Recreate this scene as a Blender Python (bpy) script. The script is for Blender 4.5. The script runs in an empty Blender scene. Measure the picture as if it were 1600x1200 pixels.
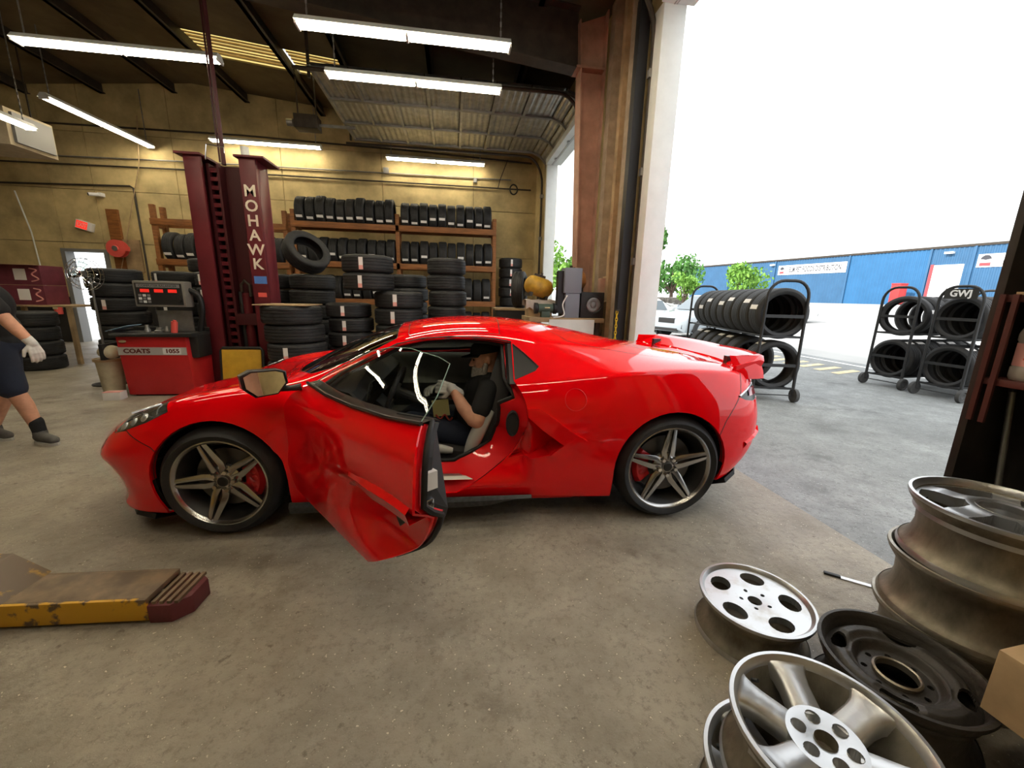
import bpy, bmesh, math, random
from mathutils import Vector, Matrix, Euler
from mathutils.bvhtree import BVHTree
random.seed(7)
R_ = math.radians
SC = bpy.context.scene
C = SC.collection
# ---------------------------------------------------------------- camera
def setup_camera():
    f, pt, rl, yw, h = 619.3, R_(12.556), R_(1.3436), R_(8.4745), 1.3984
    d = Vector((math.sin(yw)*math.cos(pt), math.cos(yw)*math.cos(pt), -math.sin(pt)))
    r0 = Vector((math.cos(yw), -math.sin(yw), 0)); u0 = r0.cross(d)
    r = math.cos(rl)*r0+math.sin(rl)*u0; u = -math.sin(rl)*r0+math.cos(rl)*u0
    cam = bpy.data.cameras.new('camera'); o = bpy.data.objects.new('camera', cam); C.objects.link(o)
    cam.sensor_width = 36; cam.sensor_fit = 'HORIZONTAL'; cam.lens = f/1600*36; cam.clip_start = .02; cam.clip_end = 400
    m = Matrix((r, u, -d)).transposed().to_4x4(); m.translation = (0, 0, h); o.matrix_world = m
    SC.camera = o
setup_camera()
# ---------------------------------------------------------------- sky, sun, exposure
W = bpy.data.worlds.new('sky'); SC.world = W; W.use_nodes = True
bg = W.node_tree.nodes['Background']; bg.inputs[0].default_value = (.95, .98, 1, 1); bg.inputs[1].default_value = 2.3
sun = bpy.data.lights.new('sun', 'SUN'); sun.energy = 6; sun.angle = R_(4); sun.color = (1, .96, .9)
so = bpy.data.objects.new('sun', sun); C.objects.link(so)
so.rotation_euler = Vector((math.cos(R_(36)), .12, -math.sin(R_(36)))).to_track_quat('-Z', 'Y').to_euler()
so.location = (-10, 0, 15)
vs = SC.view_settings; vs.view_transform = 'Standard'; vs.look = 'None'; vs.gamma = 1; vs.exposure = 0.0; vs.use_curve_mapping = False
LAMP = 28.0
# ---------------------------------------------------------------- materials
MATS = {}
def M(name, col, rough=.5, metal=0., var=0., scale=6., bump=0., bscale=60., coat=0., col2=None, emit=0., trans=0., ior=1.45, spec=.5, thr=None, alpha=1., aniso=None):
    if name in MATS: return MATS[name]
    m = bpy.data.materials.new(name); m.use_nodes = True; MATS[name] = m
    nt = m.node_tree; b = nt.nodes['Principled BSDF']; I = b.inputs
    I['Base Color'].default_value = (*col, 1); I['Roughness'].default_value = rough; I['Metallic'].default_value = metal
    I['IOR'].default_value = ior; I['Specular IOR Level'].default_value = spec; I['Coat Weight'].default_value = coat; I['Coat Roughness'].default_value = .03
    I['Transmission Weight'].default_value = trans; I['Alpha'].default_value = alpha
    if emit: I['Emission Color'].default_value = (*col, 1); I['Emission Strength'].default_value = emit
    if var or col2 or bump:
        tc = nt.nodes.new('ShaderNodeTexCoord'); vec = tc.outputs['Object']
        if aniso:
            mp = nt.nodes.new('ShaderNodeMapping'); mp.inputs['Scale'].default_value = aniso; nt.links.new(vec, mp.inputs[0]); vec = mp.outputs[0]
    if var or col2:
        n = nt.nodes.new('ShaderNodeTexNoise'); n.inputs['Scale'].default_value = scale; n.inputs['Detail'].default_value = 6; n.inputs['Roughness'].default_value = .62
        nt.links.new(vec, n.inputs['Vector'])
        cr = nt.nodes.new('ShaderNodeValToRGB'); e = cr.color_ramp.elements
        c2 = col2 or tuple(x*(1-var) for x in col); c1 = col if col2 else tuple(min(1, x*(1+var*.6)) for x in col)
        lo, hi = thr or (.35, .65)
        e[0].position = lo; e[0].color = (*c2, 1); e[1].position = hi; e[1].color = (*c1, 1)
        nt.links.new(n.outputs['Fac'], cr.inputs[0]); nt.links.new(cr.outputs[0], I['Base Color'])
    if bump:
        n2 = nt.nodes.new('ShaderNodeTexNoise'); n2.inputs['Scale'].default_value = bscale; n2.inputs['Detail'].default_value = 4
        nt.links.new(vec, n2.inputs['Vector'])
        bp = nt.nodes.new('ShaderNodeBump'); bp.inputs['Strength'].default_value = bump; bp.inputs['Distance'].default_value = .01
        nt.links.new(n2.outputs['Fac'], bp.inputs['Height']); nt.links.new(bp.outputs[0], I['Normal'])
    return m
def floor_mat(name, base, dark, light, stain, rough=.55, sc=1.):
    m = bpy.data.materials.new(name); m.use_nodes = True; nt = m.node_tree; L = nt.links.new
    b = nt.nodes['Principled BSDF']; tc = nt.nodes.new('ShaderNodeTexCoord'); v = tc.outputs['Object']
    def noise(s, d=6, r=.6):
        n = nt.nodes.new('ShaderNodeTexNoise'); n.inputs['Scale'].default_value = s*sc; n.inputs['Detail'].default_value = d; n.inputs['Roughness'].default_value = r; L(v, n.inputs['Vector']); return n.outputs['Fac']
    def ramp(x, lo, hi, a=(0, 0, 0, 1), c=(1, 1, 1, 1)):
        r = nt.nodes.new('ShaderNodeValToRGB'); e = r.color_ramp.elements; e[0].position = lo; e[0].color = a; e[1].position = hi; e[1].color = c; L(x, r.inputs[0]); return r.outputs[0]
    def mix(fac, a, c):
        n = nt.nodes.new('ShaderNodeMix'); n.data_type = 'RGBA'; L(fac, n.inputs[0])
        for s, x in ((6, a), (7, c)):
            if isinstance(x, tuple): n.inputs[s].default_value = (*x, 1)
            else: L(x, n.inputs[s])
        return n.outputs[2]
    c = mix(ramp(noise(.55), .38, .62), base, light)
    c = mix(ramp(noise(3.2, 8), .40, .72), c, tuple((x+y)/2 for x, y in zip(base, dark)))
    c = mix(ramp(noise(1.3, 9, .7), .555, .68), c, dark)
    c = mix(ramp(noise(.33, 7, .65), .54, .70), c, tuple((x*2+y)/3 for x, y in zip(dark, base)))
    c = mix(ramp(noise(14, 4, .7), .62, .70), c, stain)
    c = mix(ramp(noise(30, 6, .8), .50, .66), c, tuple(x*.60 for x in base))
    c = mix(ramp(noise(60, 2), .66, .72), c, tuple(min(1, x*1.7) for x in light))
    L(c, b.inputs['Base Color'])
    L(ramp(noise(2.1), .35, .7, (rough-.12,)*3+(1,), (rough+.15,)*3+(1,)), b.inputs['Roughness'])
    bp = nt.nodes.new('ShaderNodeBump'); bp.inputs['Strength'].default_value = .75; bp.inputs['Distance'].default_value = .012
    L(noise(32, 8, .7), bp.inputs['Height']); L(bp.outputs[0], b.inputs['Normal'])
    MATS[name] = m; return m
# ---------------------------------------------------------------- mesh helpers
class MB:
    def __init__(s): s.v = []; s.f = []; s.M = Matrix.Identity(4)
    def add(s, vs, fs, m=None):
        k = len(s.v); T = s.M @ m if m is not None else s.M
        s.v += [T @ Vector(p) for p in vs]; s.f += [[k+i for i in f] for f in fs]; return s
    def box(s, a, b, m=None):
        (x0, y0, z0), (x1, y1, z1) = a, b
        return s.add([(x0,y0,z0),(x1,y0,z0),(x1,y1,z0),(x0,y1,z0),(x0,y0,z1),(x1,y0,z1),(x1,y1,z1),(x0,y1,z1)],
                     [(0,3,2,1),(4,5,6,7),(0,1,5,4),(1,2,6,5),(2,3,7,6),(3,0,4,7)], m)
    def lathe(s, prof, seg=32, m=None, closed=False, a0=0, a1=2*math.pi):
        # prof [(r,h)] about local Z
        full = abs(a1-a0-2*math.pi) < 1e-6; n = seg if full else seg+1; k = len(prof); vs = []
        for i in range(n):
            t = a0+(a1-a0)*i/seg; c, q = math.cos(t), math.sin(t)
            vs += [(r*c, r*q, h) for r, h in prof]
        fs = []; kk = k if closed else k-1
        for i in range(seg):
            j = (i+1) % n
            for q in range(kk):
                w = (q+1) % k
                fs.append((i*k+q, j*k+q, j*k+w, i*k+w))
        return s.add(vs, fs, m)
    def cyl(s, p0, p1, r, seg=12, r2=None, caps=True):
        p0, p1 = Vector(p0), Vector(p1); d = p1-p0; L = d.length
        m = Matrix.Translation(p0) @ d.to_track_quat('Z', 'Y').to_matrix().to_4x4()
        r2 = r if r2 is None else r2
        pr = [(r, 0), (r2, L)]
        if caps: pr = [(0.0, 0)]+pr+[(0.0, L)]
        return s.lathe(pr, seg, m)
    def tube(s, pts, r, seg=8, closed=False, caps=True):
        pts = [Vector(p) for p in pts]; n = len(pts); rr = r if isinstance(r, (list, tuple)) else [r]*n
        up = None; vs = []
        for i, p in enumerate(pts):
            a = pts[(i-1) % n] if (closed or i > 0) else p; b = pts[(i+1) % n] if (closed or i < n-1) else p
            t = (b-a); t = t.normalized() if t.length > 1e-9 else Vector((0, 0, 1))
            if up is None:
                up = Vector((0, 0, 1)) if abs(t.z) < .9 else Vector((1, 0, 0))
            x = up.cross(t); 
            if x.length < 1e-6: x = Vector((1, 0, 0)).cross(t)
            x.normalize(); up = t.cross(x)
            for q in range(seg):
                an = 2*math.pi*q/seg; vs.append(p+rr[i]*(math.cos(an)*x+math.sin(an)*up))
        fs = []
        for i in range(n if closed else n-1):
            j = (i+1) % n
            for q in range(seg):
                w = (q+1) % seg; fs.append((i*seg+q, i*seg+w, j*seg+w, j*seg+q))
        if caps and not closed:
            fs.append(tuple(range(seg))[::-1]); fs.append(tuple((n-1)*seg+q for q in range(seg)))
        return s.add(vs, fs)
    def prism(s, poly, h0, h1, m=None):
        # poly 2D in local XY, extruded along Z
        n = len(poly); vs = [(x, y, h0) for x, y in poly]+[(x, y, h1) for x, y in poly]
        return s.add(vs, [tuple(range(n))[::-1], tuple(range(n, 2*n))]+[(i, (i+1) % n, n+(i+1) % n, n+i) for i in range(n)], m)
    def sphere(s, c, r, seg=16, rings=10, m=None):
        rx, ry, rz = (r, r, r) if not isinstance(r, (tuple, list)) else r
        pr = [(math.sin(math.pi*i/rings), -math.cos(math.pi*i/rings)) for i in range(rings+1)]
        T = Matrix.Translation(c) @ (m or Matrix.Identity(4)) @ Matrix.Diagonal((rx, ry, rz, 1))
        return s.lathe(pr, seg, T)
    def loft(s, secs, closed=False, caps=False):
        k = len(secs[0]); vs = [p for q in secs for p in q]; fs = []
        for i in range(len(secs)-1):
            for j in range(k if closed else k-1):
                w = (j+1) % k; fs.append((i*k+j, i*k+w, (i+1)*k+w, (i+1)*k+j))
        if caps: fs += [tuple(range(k))[::-1], tuple((len(secs)-1)*k+j for j in range(k))]
        return s.add(vs, fs)
    def mesh(s, name, smooth=None, bevel=0, bseg=2, dd=1e-5):
        me = bpy.data.meshes.new(name); bm = bmesh.new()
        bv = [bm.verts.new(p) for p in s.v]
        for f in s.f:
            ff = []
            for i in f:
                if not ff or bv[i] is not ff[-1]: ff.append(bv[i])
            if len(set(ff)) >= 3:
                try: bm.faces.new(ff)
                except ValueError: pass
        bmesh.ops.remove_doubles(bm, verts=bm.verts, dist=dd)
        bmesh.ops.dissolve_degenerate(bm, edges=bm.edges, dist=1e-6)
        bmesh.ops.recalc_face_normals(bm, faces=bm.faces)
        if bevel:
            es = [e for e in bm.edges if len(e.link_faces) == 2 and e.calc_face_angle(0) > .5]
            bmesh.ops.bevel(bm, geom=es, offset=bevel, segments=bseg, profile=.6, affect='EDGES', clamp_overlap=True)
        bm.to_mesh(me); bm.free()
        if smooth is not None or bevel:
            me.shade_smooth(); me.set_sharp_from_angle(angle=R_(smooth if smooth is not None else 40))
        return me
    def build(s, name, mat, parent=None, smooth=None, bevel=0, bseg=2):
        return obj(name, s.mesh(name, smooth, bevel, bseg), mat, parent)
def obj(name, me, mat, parent=None, loc=None, rot=None):
    o = bpy.data.objects.new(name, me); C.objects.link(o)
    if mat is not None and len(me.materials) == 0:
        me.materials.append(MATS[mat] if isinstance(mat, str) else mat)
    if parent is not None: o.parent = parent
    if loc: o.location = loc
    if rot: o.rotation_euler = rot
    return o
def tag(o, label, cat, group=None):
    o['label'] = label; o['category'] = cat
    if group: o['group'] = group
    return o
def thing(name, label, cat, loc=(0, 0, 0), rz=0, group=None, rot=None):
    o = bpy.data.objects.new(name, None); C.objects.link(o); o.location = loc; o.rotation_euler = rot or (0, 0, rz); o.empty_display_size = .1
    return tag(o, label, cat, group)
def struct(o, label=None):
    o['kind'] = 'structure'
    if label: o['label'] = label
    return o
def sroot(name, label=None, loc=(0, 0, 0)):
    o = bpy.data.objects.new(name, None); C.objects.link(o); o.location = loc; return struct(o, label)
def bx(name, a, b, mat, parent=None, bevel=0):
    return MB().box(a, b).build(name, mat, parent, bevel=bevel)
def text(name, s, size, mat, parent, m, extrude=.001, align='CENTER', sx=1, bold=0, space=1):
    cu = bpy.data.curves.new(name, 'FONT'); cu.body = s; cu.size = size; cu.extrude = extrude; cu.align_x = align; cu.align_y = 'CENTER'; cu.offset = bold; cu.space_character = space; cu.resolution_u = 3
    to = bpy.data.objects.new('tmp', cu); C.objects.link(to)
    me = bpy.data.meshes.new_from_object(to.evaluated_get(bpy.context.evaluated_depsgraph_get()))
    bpy.data.objects.remove(to); me.transform(m @ Matrix.Diagonal((sx, 1, 1, 1))); me.name = name; me.materials.clear()
    return obj(name, me, mat, parent)
def frame(origin, xdir, ydir):
    x = Vector(xdir).normalized(); z = x.cross(Vector(ydir)).normalized(); y = z.cross(x)
    m = Matrix((x, y, z)).transposed().to_4x4(); m.translation = origin; return m
def catmull(pts, n=8, closed=False):
    P = [Vector(p) for p in pts]; out = []; N = len(P)
    for i in range(N if closed else N-1):
        g = lambda k: P[k % N] if closed else P[max(0, min(N-1, k))]
        a, b, c, d = g(i-1), g(i), g(i+1), g(i+2)
        for j in range(n):
            t = j/n; out.append(.5*((2*b)+(c-a)*t+(2*a-5*b+4*c-d)*t*t+(3*b-a-3*c+d)*t**3))
    if not closed: out.append(P[-1])
    return out
ORD = ['first', 'second', 'third', 'fourth', 'fifth', 'sixth', 'seventh', 'eighth', 'ninth', 'tenth', 'eleventh', 'twelfth', 'thirteenth', 'fourteenth']
# palette
floor_mat('concrete_floor', (.325, .285, .222), (.125, .100, .070), (.40, .36, .29), (.16, .132, .098), .46)
floor_mat('asphalt', (.25, .262, .26), (.15, .157, .157), (.33, .345, .342), (.18, .185, .185), .85, 1.3)
M('lot_concrete', (.40, .40, .39), .85, var=.12, scale=.35, bump=.2)
M('wall_cream', (.58, .455, .225), .85, var=.32, scale=1.4, bump=.35, bscale=9)
M('wall_black', (.02, .02, .02), .6, var=.4, scale=3)
M('joint', (.16, .13, .09), .9)
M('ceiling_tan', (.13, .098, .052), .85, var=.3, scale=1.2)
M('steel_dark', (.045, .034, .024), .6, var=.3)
M('steel_grey', (.30, .30, .29), .45, .7, var=.2)
M('galv', (.42, .42, .40), .42, .75, var=.25, scale=5)
M('primer_red', (.47, .275, .20), .6, var=.25, scale=3)
M('white_paint', (.72, .74, .72), .5, var=.06, scale=4)
M('black_metal', (.02, .02, .021), .45, .3)
M('black_plastic', (.018, .018, .018), .5)
M('grey_plastic', (.22, .22, .22), .5)
M('white_plastic', (.8, .8, .8), .45)
M('tube_glow', (1, .89, .68), .4, emit=LAMP)
M('wood_brown', (.27, .10, .025), .6, var=.35, scale=3, aniso=(1, 8, 8))
M('wood_raw', (.40, .28, .155), .7, var=.3, scale=4)
M('rubber', (.022, .022, .023), .62, var=.25, scale=12)
M('rubber_grey', (.06, .06, .06), .7, var=.3, scale=10)
M('label_white', (.85, .82, .80), .6)
M('label_red', (.75, .10, .08), .6)
M('label_pink', (.80, .38, .34), .6)
M('chrome', (.8, .8, .82), .12, 1)
M('cardboard', (.46, .32, .18), .8, var=.15)
M('glass_clear', (1, 1, 1), .0, trans=1, ior=1.1, alpha=.35)
def glass(name, tint, ior=1.45, k=1.):
    m = bpy.data.materials.new(name); m.use_nodes = True; nt = m.node_tree; nt.nodes.clear(); L = nt.links.new
    t = nt.nodes.new('ShaderNodeBsdfTransparent'); t.inputs[0].default_value = (*tint, 1)
    g = nt.nodes.new('ShaderNodeBsdfGlossy'); g.inputs['Roughness'].default_value = .01; g.inputs[0].default_value = (k, k, k, 1)
    fr = nt.nodes.new('ShaderNodeFresnel'); fr.inputs[0].default_value = ior
    mx = nt.nodes.new('ShaderNodeMixShader'); o = nt.nodes.new('ShaderNodeOutputMaterial')
    L(fr.outputs[0], mx.inputs[0]); L(t.outputs[0], mx.inputs[1]); L(g.outputs[0], mx.inputs[2]); L(mx.outputs[0], o.inputs[0])
    MATS[name] = m; return m
glass('pane', (.82, .88, .86)); glass('pane_dark', (.10, .10, .11), 1.5); glass('bag_clear', (.80, .82, .84), 1.25)
def translucent(name, col):
    m = bpy.data.materials.new(name); m.use_nodes = True; nt = m.node_tree; nt.nodes.clear(); L = nt.links.new
    t = nt.nodes.new('ShaderNodeBsdfTranslucent'); t.inputs[0].default_value = (*col, 1); o = nt.nodes.new('ShaderNodeOutputMaterial'); L(t.outputs[0], o.inputs[0]); MATS[name] = m
translucent('skylight_sheet', (.50, .38, .13))
XR, YB, XL, YF = 2.25, 11.5, -13.0, -5.0          # room faces
def roof_z(x): return 5.3+.09*(2.3-x) if x > -6 else 6.05-.09*(-6-x)
# ---- floor and ground
struct(bx('floor', (XL-.3, YF-.3, -.2), (2.37, YB+.3, 0), 'concrete_floor'), 'worn stained concrete workshop floor')
def ground_z(x): return -.015 if x < 10 else -.015+.047*(x-10) if x < 40 else 1.395
def strip(name, xs, y0, y1, mat, label, dz=0):
    m = MB(); n = len(xs)
    m.add([(x, y, ground_z(x)+dz) for x in xs for y in (y0, y1)], [(2*i, 2*i+2, 2*i+3, 2*i+1) for i in range(n-1)])
    return struct(m.build(name, mat), label)
strip('asphalt_apron', [2.37, 4, 7, 9.75], -40, 120, 'asphalt', 'dark grey asphalt outside the bay door')
strip('parking_lot', [9.75, 10, 15, 20, 30, 40, 90], -40, 140, 'lot_concrete', 'sunlit pale parking lot')
M('line_white', (.8, .8, .78), .7); M('line_yellow', (.72, .60, .36), .7, var=.3, scale=9)
m = MB(); m.add([(9.2, -3, -.011), (9.32, -3, -.011), (9.32, 30, -.011), (9.2, 30, -.011)], [(0, 1, 2, 3)]); struct(m.build('white_parking_line', 'line_white'), 'thin white painted line across the asphalt')
hz = sroot('yellow_hatching', 'faded yellow hatch marks on the asphalt')
for i in range(9):
    y = 6.9+i*.42; m = MB(); m.add([(7.75, y, -.010), (8.6, y+.28, -.010), (8.6, y+.46, -.010), (7.75, y+.18, -.010)], [(0, 1, 2, 3)]); m.build('paint_bar', 'line_yellow', hz)
# ---- back wall of cast panels
wb = sroot('wall_back', 'cream concrete back wall with panel joints')
DX0, DX1, DZ = -9.3, -8.42, 2.2                    # exit door opening
def panelled(x0, x1, z0, z1, mat):
    if x1-x0 > .05 and z1-z0 > .05: bx('wall_panel', (x0+.006, YB, z0+.006), (x1-.006, YB+.10, z1-.006), mat, wb)
zs = [0, 1.12, 2.42, 3.62, 4.86, 6.6]
xs = [XL, -10.9, -9.3, -8.42, -6.6, -4.2, -1.8, .55, XR+.2]
for i in range(len(xs)-1):
    for j in range(len(zs)-1):
        z0, z1 = zs[j], zs[j+1]
        if xs[i] == DX0:
            if z1 <= DZ: continue
            z0 = max(z0, DZ)
        panelled(xs[i], xs[i+1], z0, z1, 'wall_black' if (j == 0 and xs[i] < -6) else 'wall_cream')
for a, b in (((XL, YB+.09, 0), (DX0, YB+.16, 6.6)), ((DX1, YB+.09, 0), (XR+.2, YB+.16, 6.6)), ((DX0, YB+.09, DZ), (DX1, YB+.16, 6.6))): bx('joint_backing', a, b, 'joint', wb)
d = sroot('door_2', 'open back exit doorway with grey steel frame', (0, 0, 0))
for a, b in (((DX0-.06, YB-.04, 0), (DX0+.03, YB+.2, DZ)), ((DX1-.03, YB-.04, 0), (DX1+.06, YB+.2, DZ)), ((DX0-.06, YB-.04, DZ), (DX1+.06, YB+.2, DZ+.07))): bx('frame', a, b, 'grey_plastic', d)
M('door_grey', (.45, .46, .46), .5); bx('door_leaf', (DX0-.87, YB+.21, .02), (DX0-.01, YB+.26, DZ-.02), 'door_grey', d)
strip2 = MB(); strip2.add([(-16, YB+.2, -.02), (2.2, YB+.2, -.02), (2.2, 40, -.02), (-16, 40, -.02)], [(0, 1, 2, 3)]); struct(strip2.build('rear_yard', 'lot_concrete'), 'pale yard seen through the exit door')
# ---- left and front walls
struct(bx('wall_left', (XL-.2, YF, 0), (XL, YB, 6.6), 'wall_cream'), 'cream wall at the left of the workshop')
struct(bx('wall_front', (XL, YF-.2, 0), (XR+.2, YF, 6.6), 'wall_cream'), 'cream wall behind the viewer')
# ---- right wall with two bay openings
wr = sroot('wall_right', 'beige wall with two tall bay openings')
O1, O2, OZ = (.75, 4.62), (7.3, 9.95), 4.42
for a, b in (((XR, YF, 0), (XR+.2, O1[0], 6.3)), ((XR, O1[1], 0), (XR+.2, O2[0], 6.3)), ((XR, O2[1], 0), (XR+.2, YB+.1, 6.3)),
             ((XR, O1[0], OZ), (XR+.2, O1[1], 6.3)), ((XR, O2[0], OZ), (XR+.2, O2[1], 6.3))): bx('wall_section', a, b, 'wall_cream', wr)
for i, y in enumerate((O1[0]-.08, O1[1]-.02, O2[0]-.08, O2[1]-.02)):
    t = bx('trim_%d' % (i+1), (2.19, y, 0), (2.44, y+.10+(.12 if i in (1,) else 0), OZ), 'white_paint', bevel=.006); struct(t, 'white painted door jamb')
for i, (y0, y1) in enumerate((O1, O2)):
    struct(bx('trim_%d' % (i+5), (2.16, y0+.02, OZ-.02), (2.52, y1-.02, OZ+.1), 'white_paint'), 'white painted door header')
M('stud_dusty', (.36, .28, .20), .8, var=.25)
# wooden studs and boards between the bays
for k, (y, w) in enumerate(((5.15, .14), (5.45, .10), (5.85, .16), (6.75, .12), (7.05, .10))):
    struct(bx('trim_%d' % (k+7), (2.13, y, 0), (2.25, y+w, 5.2), 'wood_raw' if k % 2 else 'stud_dusty'), 'dusty timber stud on the wall between the bays')
# ---- steel frame
def ibeam(mb, secs, fl, web=.012, th=.016):
    # secs: list of (p_inner, p_outer) points, flange width fl along Y
    for (a, b), (c, d_) in zip(secs[:-1], secs[1:]):
        a, b, c, d_ = map(Vector, (a, b, c, d_)); y = Vector((0, 1, 0))
        mb.add([a-y*web/2, b-y*web/2, d_-y*web/2, c-y*web/2, a+y*web/2, b+y*web/2, d_+y*web/2, c+y*web/2], [(0, 1, 2, 3), (7, 6, 5, 4)])
        for p, q, s in ((a, c, b-a), (b, d_, a-b)):
            n = s.normalized()*th
            mb.add([p-y*fl/2, q-y*fl/2, q+y*fl/2, p+y*fl/2, p-y*fl/2+n, q-y*fl/2+n, q+y*fl/2+n, p+y*fl/2+n], [(0, 1, 2, 3), (7, 6, 5, 4), (0, 4, 5, 1), (3, 2, 6, 7), (0, 3, 7, 4), (1, 5, 6, 2)])
for yy in (6.2, -.6):
    m = MB(); ibeam(m, [((1.92, yy, 0), (2.12, yy, 0)), ((1.76, yy, 4.5), (2.12, yy, 4.5)), ((1.72, yy, 5.05), (2.12, yy, 5.2))], .24)
    m.box((1.70, yy-.13, 4.48), (2.12, yy+.13, 4.51)); m.box((1.85, yy-.17, 0), (2.18, yy+.17, .02))
    struct(m.build('steel_column', 'primer_red'), 'red-primed tapered steel column between the bay doors' if yy > 0 else 'red-primed steel column behind the viewer')
    m = MB(); ibeam(m, [((1.75, yy, 4.48), (1.72, yy, 5.2)), ((-6, yy, 5.30), (-6, yy, 5.95)), ((-12.9, yy, 4.75), (-12.9, yy, 5.4))], .24)
    struct(m.build('steel_rafter', 'steel_dark'), 'deep dark steel rafter under the roof' if yy > 0 else 'dark steel rafter behind the viewer')
# ---- ceiling with purlins
ce = sroot('ceiling', 'tan ribbed roof underside with dark purlins')
SKX0, SKX1, SKY0, SKY1 = -5.0, -2.15, 9.1, 9.95
m = MB()
def roof_patch(m, x0, x1, y0, y1, n=1):
    for i in range(n):
        a = x0+(x1-x0)*i/n; b = x0+(x1-x0)*(i+1)/n
        m.add([(a, y0, roof_z(a)), (b, y0, roof_z(b)), (b, y1, roof_z(b)), (a, y1, roof_z(a)), (a, y0, roof_z(a)+.06), (b, y0, roof_z(b)+.06), (b, y1, roof_z(b)+.06), (a, y1, roof_z(a)+.06)], [(0, 1, 2, 3), (7, 6, 5, 4), (0, 4, 5, 1), (1, 5, 6, 2), (2, 6, 7, 3), (3, 7, 4, 0)])
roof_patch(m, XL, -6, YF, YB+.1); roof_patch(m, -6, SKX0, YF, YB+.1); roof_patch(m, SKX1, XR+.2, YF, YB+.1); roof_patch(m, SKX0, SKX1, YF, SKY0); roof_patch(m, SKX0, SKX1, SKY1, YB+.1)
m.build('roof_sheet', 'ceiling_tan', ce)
for x in (1.2, -.4, -2.0, -3.15, -4.85, -6.4, -7.9, -9.4, -10.9):
    z = roof_z(x); m = MB()
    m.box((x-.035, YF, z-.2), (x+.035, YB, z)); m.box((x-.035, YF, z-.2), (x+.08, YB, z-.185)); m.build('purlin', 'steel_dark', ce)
sk = sroot('window_1', 'yellowed translucent skylight sheets in the roof')
nrib = 9
for k in range(2):
    xa, xb = (SKX0, -3.2) if k == 0 else (-3.1, SKX1); m = MB(); sec = []
    for i in range(nrib*4+1):
        y = SKY0+(SKY1-SKY0)*i/(nrib*4); dz = (.0, .02, .02, 0)[i % 4]
        sec.append((y, dz))
    m.loft([[(xa, y, roof_z(xa)+.03+dz) for y, dz in sec], [(xb, y, roof_z(xb)+.03+dz) for y, dz in sec]]); pn = m.build('skylight_pane', 'skylight_sheet', sk)
    for q in range(1, 7):
        y = SKY0+(SKY1-SKY0)*q/7; b_ = MB(); b_.add([(xa, y-.018, roof_z(xa)+.015), (xb, y-.018, roof_z(xb)+.015), (xb, y+.018, roof_z(xb)+.015), (xa, y+.018, roof_z(xa)+.015), (xa, y-.018, roof_z(xa)+.055), (xb, y-.018, roof_z(xb)+.055), (xb, y+.018, roof_z(xb)+.055), (xa, y+.018, roof_z(xa)+.055)], [(0, 1, 2, 3), (7, 6, 5, 4), (0, 4, 5, 1), (2, 6, 7, 3), (1, 5, 6, 2), (3, 7, 4, 0)]); b_.build('batten', 'wood_raw', pn)
# ---- overhead sectional doors, rolled up
def overhead(name, y0, y1, label, x_end=-2.2):
    r = sroot(name, label); zt = 4.80; path = [(2.30, 4.38), (2.28, 4.55), (2.12, 4.72), (1.92, zt)]
    n = 7; L = (1.92-x_end)/n; path += [(1.92-L*(i+1), zt) for i in range(n)]
    for (xa, za), (xb, zb) in zip(path[:-1], path[1:]):
        dv = Vector((xb-xa, 0, zb-za)); ln = dv.length; u = dv.normalized(); nn = Vector((u.z, 0, -u.x));  nn = -nn if nn.z > 0 else nn
        m = MB(); P = lambda s, y, h: (xa+u.x*s+nn.x*h, y, za+u.z*s+nn.z*h)
        # ribbed sheet: corrugation along Y
        nr = max(1, int(round(ln/.13))); secs = []
        for i in range(nr*4+1):
            s = .01+(ln-.02)*i/(nr*4); h = (0, .012, .012, 0)[i % 4]; secs.append([P(s, y0, h), P(s, y1, h)])
        m.loft(secs); m.loft([[P(.01, y0, -.03), P(.01, y1, -.03)], [P(ln-.01, y0, -.03), P(ln-.01, y1, -.03)]])
        pnl = m.build('door_panel', 'galv', r)
        for y in (y0+.02, y0+(y1-y0)/3, y0+(y1-y0)*2/3, y1-.1):
            q = MB(); q.add([P(0, y, .01), P(ln, y, .01), P(ln, y+.06, .01), P(0, y+.06, .01), P(0, y, .045), P(ln, y, .045), P(ln, y+.06, .045), P(0, y+.06, .045)], [(0, 1, 2, 3), (7, 6, 5, 4), (0, 4, 5, 1), (2, 6, 7, 3), (1, 5, 6, 2), (3, 7, 4, 0)]); q.build('stile', 'steel_grey', pnl)
        if ln > .3:
            q = MB(); q.add([P(ln-.05, y0, .005), P(ln, y0, .005), P(ln, y1, .005), P(ln-.05, y1, .005), P(ln-.05, y0, .04), P(ln, y0, .04), P(ln, y1, .04), P(ln-.05, y1, .04)], [(0, 1, 2, 3), (7, 6, 5, 4), (0, 4, 5, 1), (2, 6, 7, 3), (1, 5, 6, 2), (3, 7, 4, 0)]); q.build('strut', 'galv', pnl)
    for y in (y0-.05, y1+.05):
        MB().tube([(2.2, y, 0), (2.2, y, 4.1)]+[(2.2-.42*(1-math.cos(t)), y, 4.1+.62*math.sin(t)) for t in [math.pi/2*i/8 for i in range(1, 9)]]+[(x_end-.2, y, 4.72)], .028, 6).build('track', 'steel_dark', r)
        for zz in (.8, 1.8, 2.8, 3.8): bx('bracket', (2.16, y-.03, zz), (2.26, y+.03, zz+.08), 'steel_grey', r)
    for y in (y0+.2, y1-.2): bx('hanger', (x_end-.06, y-.02, 4.7), (x_end-.02, y+.02, roof_z(x_end)-.02), 'steel_dark', r)
    return r
overhead('door_1', 7.4, 10.45, 'rolled-up ribbed sectional door under the roof of the far bay')
overhead('door_3', .65, 4.74, 'rolled-up ribbed sectional door of the near bay')
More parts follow.
